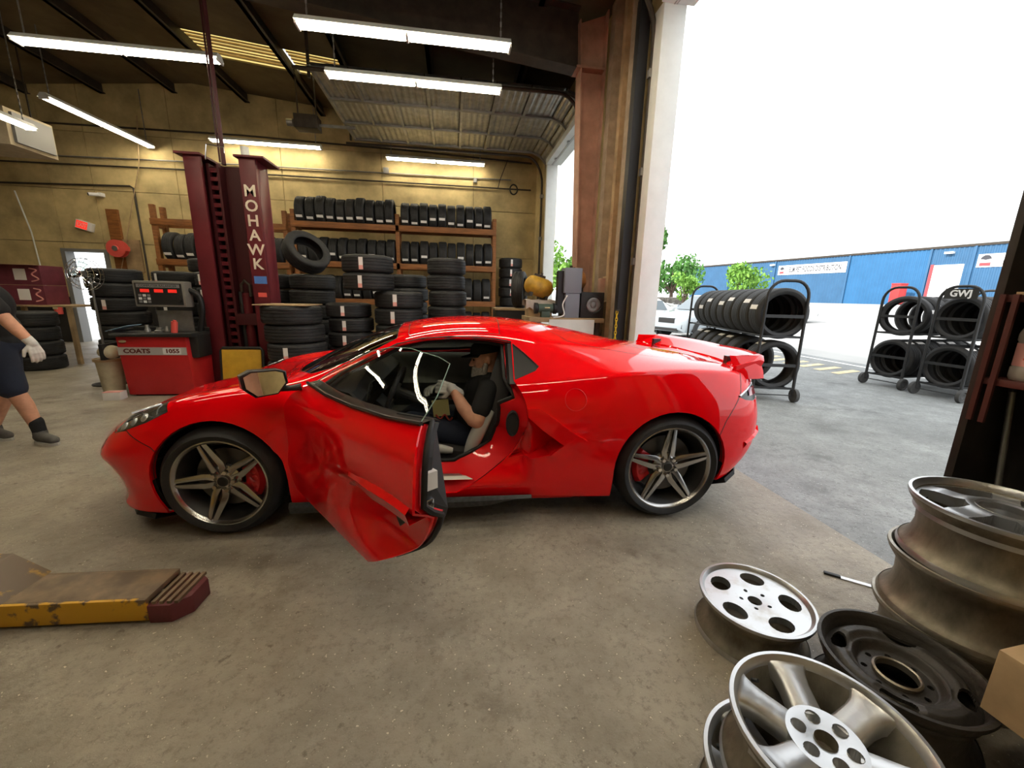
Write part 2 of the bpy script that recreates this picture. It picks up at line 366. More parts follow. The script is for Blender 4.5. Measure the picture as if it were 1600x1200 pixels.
# vertical track guards beside near jamb
for k, (x, y, w, mt) in enumerate(((2.05, 4.86, .10, 'black_metal'), (2.08, 4.98, .06, 'steel_dark'))):
    struct(bx('trim_%d' % (k+12), (x, y, 0), (x+.12, y+w, 4.6), mt), 'black steel door track guard' if k == 0 else 'dark steel channel beside the door track')
# ---- fluorescent fixtures
def fixture(loc, rz, label, top=None, L=2.44):
    r = thing('fluorescent_light', label, 'light', loc, rz, 'hanging fluorescent strip lights')
    m = MB(); m.add([(-L/2, -.10, .0), (L/2, -.10, .0), (L/2, .10, .0), (-L/2, .10, .0), (-L/2, -.045, .07), (L/2, -.045, .07), (L/2, .045, .07), (-L/2, .045, .07)], [(0, 3, 7, 4), (1, 5, 6, 2), (0, 4, 5, 1), (3, 2, 6, 7), (4, 7, 6, 5)]); m.build('housing', 'white_paint', r)
    for s in (-1, 1):
        for yy in (-.045, .045):
            q = MB(); q.cyl((s*(L/4)-(L/4-.03), yy, -.012), (s*(L/4)+(L/4-.03), yy, -.012), .019, 10); q.build('tube', 'tube_glow', r)
    for x in (-L/2, -.012, L/2-.02): bx('lamp_holder', (x, -.08, -.035), (x+.022, .08, .0), 'white_plastic', r)
    h = (top or roof_z(loc[0])-.2)-loc[2]
    for s in (-1, 1):
        m = MB(); n = int(h/.05)
        x = s*(L/2-.12)
        if n > 0:
            for i in range(n):
                z = .06+i*(h-.06)/n; a = (i % 2)
                m.box((x-.010 if a else x-.003, -.003 if a else -.010, z), (x+.010 if a else x+.003, .003 if a else .010, z+(h-.06)/n*1.15))
            m.build('chain', 'steel_grey', r)
    return r
fx = [((-5.4, 5.3, 4.5), 0, 'hanging strip light cut off by the top edge near the left corner'),
      ((-4.4, 6.88, 4.5), 0, 'long hanging strip light in front of the lift post top'),
      ((-7.05, 10.2, 4.62), R_(88), 'slanting strip light above the exit doorway'),
      ((-7.08, 7.45, 4.0), R_(92), 'strip light at the left edge beside the beige duct'),
      ((-.51, 5.55, 4.34), 0, 'strip light hung below the big dark rafter, nearest overhead'),
      ((-.50, 6.61, 4.34), 0, 'strip light hung just in front of the rolled-up ribbed door'),
      ((-4.35, 11.15, 4.78), 0, 'strip light along the back wall behind the lift post'),
      ((-.4, 11.15, 4.66), 0, 'strip light along the back wall above the tyre rack'),
      ((-.6, 2.4, 4.34), 0, 'strip light overhead above the car, out of view'),
      ((-4.4, 2.4, 4.5), 0, 'strip light overhead left of the car, out of view'),
      ((-.6, -1.2, 4.34), 0, 'strip light behind the viewer on the right'),
      ((.4, .6, 4.4), 0, 'strip light overhead close above the viewer on the right'),
      ((-2.5, 3.9, 4.4), 0, 'strip light above the front of the red car, out of view'),
      ((.5, 3.9, 4.34), 0, 'strip light above the rear of the red car, out of view')]
for l, rz, lab in fx:
    f_ = fixture(l, rz, lab)
    if l[1] > 11:
        for sx in (-.9, .9): bx('wall_bracket', (sx-.012, .04, .03), (sx+.012, YB-l[1]-.002, .055), 'steel_grey', f_)
# ---------------------------------------------------------------- tyres
def tyre_mesh(name, R, W, r, seg=44):
    h = W/2; g = .007
    pr = [(r, -h*.80), (r+.012, -h*.90), (r+.03, -h*.97), ((R+r)/2, -h), (R-.035, -h*.96), (R-.012, -h*.86), (R-.003, -h*.76)]
    for c in (-.52, -.18, .18, .52):
        w = .045
        pr += [(R, (c-w)*h), (R-g, (c-w*.8)*h), (R-g, (c+w*.8)*h), (R, (c+w)*h)]
    pr += [(R-.003, h*.76), (R-.012, h*.86), (R-.035, h*.96), ((R+r)/2, h), (r+.03, h*.97), (r+.012, h*.90), (r, h*.80), (r+.010, h*.72), (r+.05, h*.80), (R-.03, h*.74), (R-.016, h*.4), (R-.016, -h*.4), (R-.03, -h*.74), (r+.05, -h*.80), (r+.010, -h*.72)]
    m = MB(); m.lathe(pr, seg, closed=True); return m.mesh(name, 35)
TY = {}
for k, (R, W, r) in dict(a=(.315, .205, .205), b=(.345, .235, .22), c=(.30, .24, .215), d=(.335, .235, .25), e=(.33, .21, .225), f=(.365, .24, .24), g=(.305, .20, .20), h=(.355, .28, .265)).items():
    me = tyre_mesh('tyre', R, W, r); me.materials.append(MATS['rubber']); TY[k] = (me, R, W, r)
def sticker_mesh(R, w, ang, h0, h1):
    # curved patch on the tread: angular width ang, axial span h0..h1
    out = []
    for (a, b, mt) in ((0, .66, 'label_white'), (.66, 1, 'label_pink')):
        m = MB(); n = 4; rows = []
        for i in range(n+1):
            t = -ang/2+ang*i/n; rows.append([((R+.003)*math.cos(t), (R+.003)*math.sin(t), h0+(h1-h0)*q) for q in (a, b)])
        m.loft(rows); out.append((m, mt))
    mm = MB(); me = None
    for m, mt in out: mm.add(m.v, m.f)
    me = mm.mesh('price_label'); me.materials.append(MATS['label_white']); me.materials.append(MATS['label_pink'])
    for p in me.polygons:
        if (p.center.z-h0)/(h1-h0) > .66: p.material_index = 1
    return me
STK = {k: sticker_mesh(v[1], .07, .16, v[2]*.32, -v[2]*.36) for k, v in TY.items()}       # for flat stacks (runs across tread)
def sticker_flat(R, W):
    m = MB(); n = 3; rows = []
    for i in range(n+1):
        t = -.09+.18*i/n; rows.append([((R+.003)*math.cos(t), (R+.003)*math.sin(t), q) for q in (-W*.34, W*.34)])
    m.loft(rows); me = m.mesh('price_label'); me.materials.append(MATS['label_white']); return me
STF = {k: sticker_flat(v[1], v[2]) for k, v in TY.items()}
def tyre(k, loc, rot, label, group, st=None, stk=None):
    me, R, W, r = TY[k]
    o = obj('tyre', me, None, None, loc, rot); tag(o, label, 'tyre', group)
    if st is not None:
        s = obj('price_label', (stk or STK)[k], None, o, None, (0, 0, st)); s['label'] = 'white price sticker'
    return o
def stack(x, y, kinds, where, group, z=0, stick=None, jit=.02, face=-1.7):
    zz = z; n = len(kinds)
    for i, k in enumerate(kinds):
        W = TY[k][2]
        pos = ('topmost' if i == n-1 else 'bottom' if i == 0 else ORD[n-1-i]+' from top')
        jx, jy = random.uniform(-jit, jit), random.uniform(-jit, jit)
        st = None
        if stick and stick[i] is not None: st = face+stick[i]
        tyre(k, (x+jx, y+jy, zz+W/2), (0, 0, 0), '%s tyre in %s' % (pos, where), group, st); zz += W+.002
    return zz
def rack_row(x0, x1, y, z, n, kinds, where, group, labels=True, lo=.0):
    for i in range(n):
        k = kinds[i % len(kinds)]; R = TY[k][1]; x = x0+(x1-x0)*(i+.5)/n
        c = z+math.sqrt(R*R-.2*.2)
        st = None
        if random.random() < .86: st = -math.pi/2
        o = tyre(k, (x, y, c), (0, R_(90), random.uniform(-.03, .03)), '%s upright tyre from the left on %s' % (ORD[i], where), group)
        if st is not None:
            # local frame: rotated 90 about Y -> axis along X; local x -> -z, local y -> y
            s = obj('price_label', STF[k], None, o, None, (0, 0, math.radians(-62+random.choice((0, 0, 6, -14))))); s['label'] = 'white price sticker'
            s.scale = (1, 1, 1)
# ---------------------------------------------------------------- wooden rack
def rack(name, label, xs, zs, y0, y1, ztop, ext=None):
    r = thing(name, label, 'rack', ((xs[0]+xs[-1])/2, (y0+y1)/2, 0)); ox, oy = r.location.x, r.location.y
    for x in xs:
        for y in (y0, y1): bx('post', (x-.045-ox, y-.045-oy, 0), (x+.045-ox, y+.045-oy, ztop), 'wood_brown', r, .004)
        for z in zs: bx('cross_brace', (x-.02-ox, y0-oy, z-.18), (x+.02-ox, y1-oy, z-.1), 'wood_brown', r)
    for z in zs:
        for a, b in zip(xs[:-1], xs[1:]):
            bx('beam', (a-.04-ox, y0-.085-oy, z-.13), (b+.04-ox, y0-.045-oy, z), 'wood_brown', r, .003)
            bx('beam', (a-.04-ox, y1+.045-oy, z-.13), (b+.04-ox, y1+.085-oy, z), 'wood_brown', r, .003)
    return r
RY0, RY1 = 10.24, 10.56
rack('tyre_rack', 'long brown timber tyre rack against the back wall, right of the lift post', [-3.6, -1.3, 1.0], [.42, 1.24, 2.09, 2.95], RY0, RY1, 3.2)
rack('tyre_rack', 'brown timber tyre rack behind the lift post with an empty top beam', [-6.45, -3.78], [1.2, 2.02, 2.86], RY0, RY1, 3.15)
G1 = 'upright tyres on the long rack'
ks = ['a', 'a', 'e', 'a', 'g', 'a', 'e', 'a', 'a', 'e']; ks2 = ['g', 'g', 'a', 'g', 'a', 'g', 'a', 'g', 'g', 'a']
rack_row(-3.53, -1.36, 10.4, 2.95, 10, ks, 'the top shelf, left bay', G1)
rack_row(-1.22, .93, 10.4, 2.95, 10, ks2, 'the top shelf, right bay', G1)
rack_row(-3.53, -1.36, 10.4, 2.09, 10, ks2, 'the middle shelf, left bay', G1)
rack_row(-1.24, .95, 10.4, 2.09, 10, ks2, 'the middle shelf, right bay', G1)
rack_row(.02, .92, 10.4, 1.24, 4, ['g', 'a'], 'the lower shelf beside the right end post', G1)
rack_row(-3.5, -1.5, 10.4, 1.24, 9, ['a', 'g'], 'the lower shelf, left bay', G1)
rack_row(.02, .92, 10.4, .42, 4, ['g', 'a'], 'the bottom shelf beside the right end post', G1)
rack_row(-6.32, -3.86, 10.4, 2.02, 11, ['e', 'a', 'e'], 'the shelf behind the lift post', 'upright tyres behind the lift post')
# ---------------------------------------------------------------- flat stacks
GS = 'flat tyre stacks on the workshop floor'
z1 = stack(-2.12, 5.75, ['f']*5, 'the wide stack right of the lift post, cardboard on top', GS, stick=[None, 0, .06, None, None])
tag(bx('cardboard_sheet', (-2.48, 5.42, z1), (-1.84, 6.05, z1+.012), 'cardboard'), 'flat cardboard sheet lying on the tyre stack right of the lift post', 'cardboard')
z2 = stack(-2.30, 7.15, ['b']*7, 'the stack carrying the leaning tyre', GS)
tyre('b', (-2.30, 6.98, z2+.335), Vector((.62, -.55, .56)).to_track_quat('Z', 'Y').to_euler(), 'loose tyre leaning at an angle on top of its stack', GS)
stack(-3.02, 7.35, ['b']*7, 'the stack half hidden right behind the lift post', GS)
stack(-1.52, 6.25, ['a']*6, 'the slim stack left under the two bridging tyres', GS, stick=[0, .05, -.05, .06, .03, .09])
z3 = 6*.207
stack(-.80, 6.15, ['b']*6, 'the wide stack right under the two bridging tyres', GS, stick=[0, None, .05, -.02, .0, .08], jit=.012)
stack(-1.20, 6.05, ['b', 'b'], 'the pair bridging two stacks', GS, z=1.425, stick=[-.02, .06])
stack(-.76, 7.05, ['e']*8, 'the stack behind the bridging pair', GS)
stack(-.11, 6.6, ['c']*8, 'the tall plain stack above the car roof', GS)
stack(-5.06, 7.0, ['a']*8, 'the left stack beside the balancer', GS, stick=[None, None, None, None, None, .2, None, None])
stack(-4.52, 7.55, ['b']*7, 'the stack behind the balancer display', GS, stick=[None, None, None, 0, 0, -.3, -.3])
stack(-4.55, 8.6, ['f']*8, 'the tallest stack behind the balancer', GS)
stack(-3.80, 7.35, ['b']*7, 'the stack left behind the lift post', GS, stick=[None, 0, 0, 0, 0, -.3, -.3])
stack(-6.95, 7.75, ['c']*4, 'the low stack behind the walking man', GS, stick=[None, None, .15, .1])
stack(1.48, 10.6, ['c']*5, 'the far stack by the corner, on the black cabinet', 'flat tyres by the far corner', z=1.12, stick=[None, .1, 0, .05, .1])
tyre('g', (1.12, 6.9, 1.26+.24), (R_(90), 0, R_(70)), 'single tyre standing on end left of the yellow tank', 'flat tyres by the far corner')
c = thing('cabinet', 'black cabinet under the far tyre stack', 'cabinet', (1.63, 10.6, 0))
bx('body', (-.5, -.4, .06), (.5, .4, 1.1), 'black_metal', c, .01); bx('top', (-.52, -.42, 1.1), (.52, .42, 1.12), 'black_plastic', c); bx('base', (-.46, -.36, 0), (.46, .38, .06), 'black_plastic', c)
c = thing('cabinet', 'black low cabinet carrying the single tyre left of the bench', 'cabinet', (1.0, 6.95, 0))
bx('body', (-.3, -.3, .05), (.42, .3, 1.16), 'black_metal', c, .01); bx('top', (-.32, -.32, 1.16), (.44, .32, 1.19), 'wood_raw', c); bx('base', (-.28, -.28, 0), (.4, .28, .05), 'black_plastic', c)
# ---------------------------------------------------------------- lift post
M('lift_red', (.125, .014, .020), .38, var=.2, scale=3); M('lift_red_dark', (.06, .008, .011), .5)
M('cream_letter', (.75, .68, .55), .6)
LP = thing('lift_post', 'tall maroon steel vehicle lift post with ladder rack and white lettering', 'lift', (-2.98, 6.3, 0))
HT = 3.06
bx('back_plate', (-.30, .10, .02), (.34, .16, HT-.04), 'lift_red_dark', LP)
m = MB(); m.box((-.42, -.16, .02), (-.36, .2, HT)); m.box((-.42, -.2, .02), (-.22, -.16, HT)); m.box((-.42, .16, .02), (-.2, .2, HT)); m.build('side_channel', 'lift_red', LP, bevel=.004)
m = MB(); m.box((.36, -.16, .02), (.42, .2, HT)); m.box((.24, -.22, .02), (.44, -.16, HT)); m.box((.2, .16, .02), (.42, .2, HT)); m.build('side_channel', 'lift_red', LP, bevel=.004)
m = MB()
for s in (-.22, -.10): m.box((s-.015, -.05, .05), (s+.015, .1, HT-.05))
m.build('ladder_rail', 'lift_red_dark', LP)
for i in range(27): bx('ladder_rung', (-.205, -.04, .10+i*.108), (-.115, .06, .10+i*.108+.05), 'lift_red', LP)
bx('top_plate', (.20, -.26, HT), (.56, .24, HT+.025), 'lift_red', LP); bx('top_plate', (-.5, -.24, HT), (-.2, .24, HT+.025), 'lift_red', LP)
bx('base_plate', (-.46, -.26, 0), (.46, .40, .02), 'lift_red', LP)
m = MB(); m.cyl((.05, .0, .05), (.05, .0, 1.35), .06, 16); m.build('hydraulic_cylinder', 'lift_red', LP, 40)
m = MB(); m.tube([(-.02, -.02, .3+i*.012) for i in range(90)], [.030 if i % 2 else .024 for i in range(90)], 10); m.build('hydraulic_hose', 'black_plastic', LP, 60)
m = MB(); m.tube([(.0, -.02, 1.36), (.0, -.02, 1.46), (.05, -.03, 1.52), (.12, -.04, 1.46), (.12, -.04, 1.3)], .02, 8); m.build('pipe_elbow', 'steel_dark', LP, 60)
bx('carriage', (-.08, -.1, .9), (.22, .08, 1.06), 'lift_red_dark', LP, .01)
m = MB(); m.tube([(.1, -.25, HT+.03), (.1, -.25, HT+.1), (-.1, -.25, HT+.12), (-.13, -.25, HT-.06)], .008, 6); m.build('cable_guide', 'chrome', LP)
m = MB(); m.cyl((.28, -.1, HT+.025), (.28, -.1, HT+.16), .05, 12); m.build('pulley', 'white_paint', LP, 40)
m = MB(); m.cyl((-.05, .02, HT-.04), (-.05, .02, 5.56), .028, 8); m.cyl((-.11, .05, HT), (-.11, .05, 5.56), .012, 6); m.build('overhead_conduit', 'lift_red_dark', LP, 40)
for i, ch in enumerate('MOHAWK'):
    t_ = text('lettering', ch, .20, 'cream_letter', LP, frame((.34, -.2215, 2.66-i*.185), (1, 0, 0), (0, 0, 1)), .001, bold=.004)
M('sticker_blue', (.08, .2, .55), .5); bx('decal', (.27, -.2225, 1.48), (.43, -.22, 1.58), 'sticker_blue', LP); bx('decal', (.30, -.2225, 1.3), (.41, -.22, 1.36), 'label_red', LP)
# ---------------------------------------------------------------- wheel balancer
M('balancer_red', (.45, .018, .02), .35, var=.08); M('band_silver', (.62, .62, .62), .35, .5); M('display_grey', (.19, .18, .16), .6); M('letter_dark', (.12, .02, .02), .5); M('led_red', (.9, .03, .02), .4, emit=.5)
BL = thing('wheel_balancer', 'red wheel balancing machine with display head and shaft', 'machine', (-3.78, 5.93, 0))
m = MB(); m.add([(-.42, -.25, .02), (.36, -.25, .02), (.42, .10, .02), (-.42, .10, .02), (-.46, -.25, .78), (.34, -.25, .78), (.44, .10, .78), (-.46, .10, .78)], [(0, 3, 2, 1), (4, 5, 6, 7), (0, 1, 5, 4), (1, 2, 6, 5), (2, 3, 7, 6), (3, 0, 4, 7)]); m.build('cabinet', 'balancer_red', BL, bevel=.012)
bx('foot', (-.38, -.2, 0), (.3, .08, .03), 'black_plastic', BL)
m = MB(); m.box((-.5, -.29, .78), (.44, .12, .83)); m.box((-.5, -.29, .83), (-.47, .12, .86)); m.box((-.5, .09, .83), (.44, .12, .88)); m.build('weight_tray', 'black_plastic', BL, bevel=.006)
bx('name_band', (-.455, -.256, .545), (.335, -.247, .645), 'band_silver', BL)
text('lettering', 'COATS', .075, 'letter_dark', BL, frame((-.24, -.2575, .595), (1, 0, 0), (0, 0, 1)), .0008, sx=1.25, bold=.003)
text('lettering', '1055', .07, 'letter_dark', BL, frame((.17, -.2575, .595), (1, 0, 0), (0, 0, 1)), .0008, sx=1.2, bold=.003)
bx('number_plate', (.06, -.2568, .555), (.27, -.2555, .635), 'white_plastic', BL)
m = MB(); m.sphere((-.38, -.262, .72), (.045, .006, .018), 12, 6); m.build('badge', 'wood_raw', BL, 40)
hd = MB().box((-.29, -.07, 1.15), (.31, .1, 1.48)).build('display_head', 'display_grey', BL, bevel=.02)
bx('bezel', (-.26, -.076, 1.18), (.28, -.069, 1.45), 'black_plastic', hd)
bx('title_strip', (-.24, -.080, 1.395), (.26, -.075, 1.44), 'grey_plastic', hd); text('lettering', 'COMPUTER BALANCER', .042, 'black_plastic', hd, frame((.01, -.081, 1.417), (1, 0, 0), (0, 0, 1)), .0006)
for i in range(3):
    bx('led_readout', (-.2+i*.16, -.081, 1.335), (-.1+i*.16, -.075, 1.375), 'led_red', hd)
for i in range(3):
    for j in range(3): bx('key', (-.23+i*.05, -.081, 1.20+j*.04), (-.195+i*.05, -.075, 1.23+j*.04), 'white_plastic' if (i+j) % 2 else 'grey_plastic', hd)
bx('slot_panel', (-.05, -.080, 1.24), (.2, -.075, 1.3), 'black_plastic', hd)
m = MB(); m.cyl((.245, -.076, 1.24), (.245, -.09, 1.24), .022, 12); m.build('knob', 'black_plastic', hd, 40)
m = MB(); m.tube(catmull([(.36, .05, .83), (.42, .05, 1.1), (.40, .05, 1.30), (.28, .04, 1.38)], 6), .035, 10); m.build('head_arm', 'black_metal', BL, 60)
bx('tool_board', (-.14, .06, .83), (.28, .08, 1.1), 'steel_grey', BL)
sh = MB(); sh.M = frame((.36, -.05, .66), (0, 0, 1), (0, 1, 0)); sh.lathe([(0, -.05), (.13, -.05), (.13, .0), (.1, .02), (.1, .05), (.05, .06), (.05, .1), (.075, .1), (.075, .16), (.02, .17), (.02, .3), (0, .3)], 20); sh.build('shaft', 'black_metal', BL, 40)
bx('guard', (.30, -.2, .5), (.45, .1, .80), 'black_plastic', BL, .02)
tops = [('paint_can', 'red', 'label_red', (.20, -.1)),]
m = MB(); m.cyl((-3.62, 6.04, .832), (-3.60, 6.04, .972), .035, 14); m.cyl((-3.60, 6.04, .972), (-3.595, 6.04, .99), .02, 10); tag(m.build('spray_can', 'label_red', None, 40), 'small red spray can standing on the balancer tray', 'can')
for k, (x, y, r, h, nm) in enumerate(((-3.98, 6.12, .035, .09, 'left'), (-3.84, 6.12, .055, .055, 'middle'), (-3.74, 6.1, .03, .075, 'right'))):
    m = MB(); m.M = Matrix.Translation((x, y, .832)); m.lathe([(0, 0), (r, 0), (r, h*.3), (r*.6, h*.55), (r*.6, h), (0, h)], 14); tag(m.build('centering_cone', 'steel_grey', None, 40), '%s metal centring cone lying on the balancer tray' % nm, 'cone')
M('paper_blue', (.35, .55, .72), .7); m = MB(); m.add([(-4.38, 6.0, .842), (-4.12, 5.99, .915), (-4.08, 6.18, .92), (-4.34, 6.2, .848), (-4.38, 6.0, .848), (-4.12, 5.99, .921), (-4.08, 6.18, .926), (-4.34, 6.2, .854)], [(3, 2, 1, 0), (4, 5, 6, 7), (0, 1, 5, 4), (2, 3, 7, 6), (1, 2, 6, 5), (3, 0, 4, 7)])
tag(m.build('paper_pad', 'paper_blue'), 'pale blue paper pad tilted on the left edge of the balancer', 'paper')
M('canvas', (.46, .40, .28), .85, var=.2)
bg_ = thing('tool_bag', 'beige canvas bag hanging at the left side of the balancer', 'bag', (-4.4, 6.1, .48))
m = MB(); m.sphere((0, 0, .09), (.12, .12, .09), 14, 8); m.build('pouch', 'canvas', bg_, 60); m = MB(); m.box((-.02, -.125, .0), (.02, .12, .2)); m.build('strap', 'black_plastic', bg_)
bn = thing('waste_bin', 'tan plastic bin standing left of the balancer', 'bin', (-4.38, 6.2, 0))
m = MB(); m.M = Matrix.Diagonal((1, 1, 1, 1)); m.lathe([(0, 0), (.11, 0), (.14, .46), (.15, .47), (.13, .46), (.1, .02), (0, .02)], 16); m.build('bucket', 'canvas', bn, 40); m = MB(); m.lathe([(.145, .44), (.158, .44), (.158, .475), (.145, .475)], 16, closed=True); m.build('rim', 'wood_raw', bn, 40)
M('carton_white', (.72, .70, .68), .7); cb = thing('carton', 'small white carton on the floor left of the balancer', 'box', (-4.30, 5.86, 0), R_(8)); bx('body', (-.09, -.07, 0), (.09, .07, .10), 'carton_white', cb, .003); bx('flap', (-.09, -.071, .10), (.09, .03, .104), 'label_pink', cb)
for o_ in C.objects:
    if o_.parent is None and o_.name.split('.')[0] in ('spray_can', 'centering_cone', 'paper_pad', 'tool_bag', 'waste_bin', 'carton'):
        o_.location += Vector((.04, -.32, 0)); 
        if o_.name == 'waste_bin': o_.location.x -= .17
        if o_.name == 'tool_bag': o_.location.x -= .05
# yellow board leaning on post
M('board_yellow', (.62, .36, .03), .6, var=.15); yb = thing('padded_board', 'yellow padded panel with black edge leaning on the lift post', 'panel', (-2.92, 5.88, 0), 0, None, (R_(-8), 0, 0))
bx('pad', (-.25, -.02, .04), (.25, .0, .585), 'board_yellow', yb, .004); m = MB(); m.tube([(-.27, .0, .0), (-.27, 0, .57), (-.24, 0, .61), (.24, 0, .61), (.27, 0, .57), (.27, 0, .0)], .02, 8); m.build('edge_frame', 'black_plastic', yb, 60)
# ---------------------------------------------------------------- shop fan by door
fn = thing('shop_fan', 'pedestal shop fan with round wire guard left of the balancer', 'fan', (-4.98, 6.45, 0))
m = MB(); m.lathe([(0, 0), (.2, 0), (.2, .02), (.03, .05), (.018, .06)], 18); m.build('base', 'black_metal', fn, 40)
m = MB(); m.cyl((0, 0, .05), (0, 0, 1.5), .014, 8); m.build('pole', 'steel_grey', fn, 40)
fm = frame((0, -.1, 1.55), (1, 0, 0), (0, 0, 1))
m = MB(); m.M = fm; m.sphere((0, 0, -.03), (.05, .05, .07), 12, 8); m.build('motor', 'black_plastic', fn, 50)
g_ = MB(); g_.M = fm
for rr, zz in ((.21, 0), (.16, .03), (.1, .045), (.21, -.06)): g_.tube([(rr*math.cos(t), rr*math.sin(t), zz) for t in [2*math.pi*i/28 for i in range(28)]], .0035, 5, closed=True)
for i in range(20):
    t = 2*math.pi*i/20; g_.tube([(.02*math.cos(t), .02*math.sin(t), .05), (.1*math.cos(t), .1*math.sin(t), .045), (.21*math.cos(t), .21*math.sin(t), 0), (.21*math.cos(t), .21*math.sin(t), -.06)], .0025, 4)
g_.build('guard', 'chrome', fn, 60)
for i in range(4):
    t = math.pi/2*i; m = MB(); m.M = fm @ Matrix.Rotation(t, 4, 'Z') @ Matrix.Translation((.1, 0, -.02)) @ Matrix.Rotation(R_(25), 4, 'X'); m.sphere((0, 0, 0), (.09, .055, .004), 12, 6); m.build('blade', 'pane', fn, 60)
# ---------------------------------------------------------------- table with boxes behind the walking man
tb = thing('work_table', 'plain timber table behind the walking man', 'table', (-7.3, 8.5, 0))
bx('table_top', (-.75, -.35, 1.02), (.62, .35, 1.05), 'wood_raw', tb)
for x in (-.68, .55):
    for y in (-.3, .3): bx('leg', (x-.03, y-.03, 0), (x+.03, y+.03, 1.02), 'wood_raw', tb)
M('box_maroon', (.16, .03, .05), .6, var=.2)
for i in range(2):
    b_ = thing('carton', '%s maroon printed carton on the timber table' % ('lower' if i == 0 else 'upper'), 'box', (-7.45, 8.45, 1.05+i*.34)); bx('body', (-.5, -.22, 0), (.35, .22, .335), 'box_maroon', b_, .004)
    bx('shipping_label', (-.05, -.2225, .08), (.13, -.2205, .27), 'label_white', b_)
    m = MB(); m.tube(catmull([(.2, -.222, .28), (.3, -.222, .25), (.22, -.222, .18), (.31, -.222, .1), (.2, -.222, .06)], 4), .012, 5); m.build('printed_swirl', 'label_pink', b_)
    if i: bx('flap', (-.5, -.40, .333), (.35, -.2, .34), 'cardboard', b_)
# ---------------------------------------------------------------- wall fittings
def fit(name, label, cat, loc): return thing(name, label, cat, loc)
fe = fit('fire_extinguisher', 'small red fire extinguisher on the black lower wall by the exit', 'extinguisher', (-9.62, 11.40, .70))
m = MB(); m.lathe([(0, 0), (.07, 0), (.075, .02), (.075, .34), (.05, .40), (.02, .42), (.02, .45), (0, .45)], 16); m.build('cylinder', 'label_red', fe, 40); m = MB(); m.tube([(-.05, 0, .47), (.07, 0, .50)], .012, 6); m.tube([(0, 0, .45), (.07, -.03, .40), (.08, -.03, .2)], .009, 6); m.build('handle', 'black_plastic', fe); bx('label_plate', (-.05, -.079, .12), (.05, -.07, .26), 'line_yellow', fe); bx('wall_bracket', (-.03, .06, .1), (.03, .10, .35), 'steel_grey', fe)
ex = thing('exit_sign', 'tilted red and white exit sign above the exit doorway', 'sign', (-8.72, 11.42, 2.80), 0, None, (0, R_(17), 0)); bx('housing', (-.17, -.02, -.10), (.17, .08, .10), 'white_plastic', ex, .006); M('exit_red', (.9, .05, .03), .4, emit=.8); bx('face', (-.15, -.024, -.085), (.08, -.018, .085), 'exit_red', ex); text('lettering', 'EXIT', .13, 'label_white', ex, frame((-.03, -.0255, 0), (1, 0, 0), (0, 0, 1)), .0005, sx=.75)
hr = fit('hose_reel', 'round red air hose reel on a plywood board', 'reel', (-7.93, 11.30, 2.28)); m = MB(); m.M = frame((0, -.1, 0), (1, 0, 0), (0, 0, 1)); m.lathe([(0, -.08), (.10, -.08), (.10, -.06), (.2, -.06), (.2, -.04), (.11, -.03), (.11, .05), (.2, .06), (.2, .08), (.07, .085), (.06, .10), (0, .10)], 28); m.build('drum', 'label_red', hr, 40); m = MB(); m.M = frame((0, -.1, 0), (1, 0, 0), (0, 0, 1)); m.lathe([(.06, .1), (.06, .108), (0, .108)], 18); m.build('hub', 'steel_grey', hr, 40); bx('mount', (-.04, -.03, -.05), (.04, .14, .05), 'steel_dark', hr); bx('guide_arm', (.1, -.16, -.05), (.24, -.08, .05), 'label_red', hr)
tag(bx('plywood_board', (-7.97, 11.44, 1.75), (-7.62, 11.5, 2.52), 'wood_raw'), 'square plywood board behind the hose reel', 'board')
tag(bx('timber_plank', (-8.22, 11.43, 1.2), (-7.98, 11.5, 3.2), 'wood_brown'), 'upright brown plank on the wall left of the hose reel', 'plank')
sc_ = fit('security_camera', 'small white bullet camera high on the wall', 'camera', (-8.26, 11.4, 3.5)); m = MB(); m.cyl((0, -.02, 0), (-.12, -.14, -.02), .04, 12); m.build('body', 'white_plastic', sc_, 40); m = MB(); m.cyl((-.12, -.14, -.02), (-.13, -.15, -.0225), .03, 12); m.build('lens', 'black_plastic', sc_, 40); bx('mount', (-.03, -.02, -.03), (.05, .1, .05), 'white_plastic', sc_)
def pipe(pts, r, mat, label, name='wall_conduit', cat='pipe'):
    return tag(MB().tube(pts, r, 7).build(name, mat, None, 60), label, cat)
Yw = 11.46
pipe([(-12, Yw, 3.62), (-7.62, Yw, 3.74), (-7.55, Yw, 3.70), (-7.55, Yw, 1.0)], .022, 'steel_dark', 'dark pipe running along the left wall and down past the hose reel')
pipe([(-10.5, Yw, 4.12), (-6.2, Yw, 4.18), (2.1, Yw, 4.20)], .018, 'steel_dark', 'long dark conduit along the whole back wall')
pipe([(-10.5, Yw, 4.28), (-6.2, Yw, 4.36), (1.55, Yw, 4.42)], .016, 'steel_grey', 'grey conduit just above the long dark one')
pipe([(-9.4, Yw, 4.98), (-5.0, Yw, 5.02), (-1.0, Yw-.1, 4.92), (2.1, Yw, 4.86)], .020, 'steel_dark', 'dark pipe high on the back wall under the purlins')
pipe([(-7.2, Yw-.05, 5.25), (-7.3, Yw-.08, 4.2), (-8.25, Yw-.06, 1.3)], .010, 'wood_raw', 'thin slanting cord hanging right of the exit doorway', 'hanging_cord', 'cord')
pipe([(-10.0, Yw-.03, 3.5), (-9.85, Yw-.03, 2.6), (-9.8, Yw-.03, 1.15)], .015, 'white_paint', 'white flexible cable hanging left of the exit doorway', 'hanging_cord', 'cord')
pipe([(1.45, Yw-.04, 4.9), (1.25, Yw-.05, 4.4), (1.2, Yw-.04, 4.2)], .010, 'black_plastic', 'short black cable drop near the far corner', 'hanging_cord', 'cord')
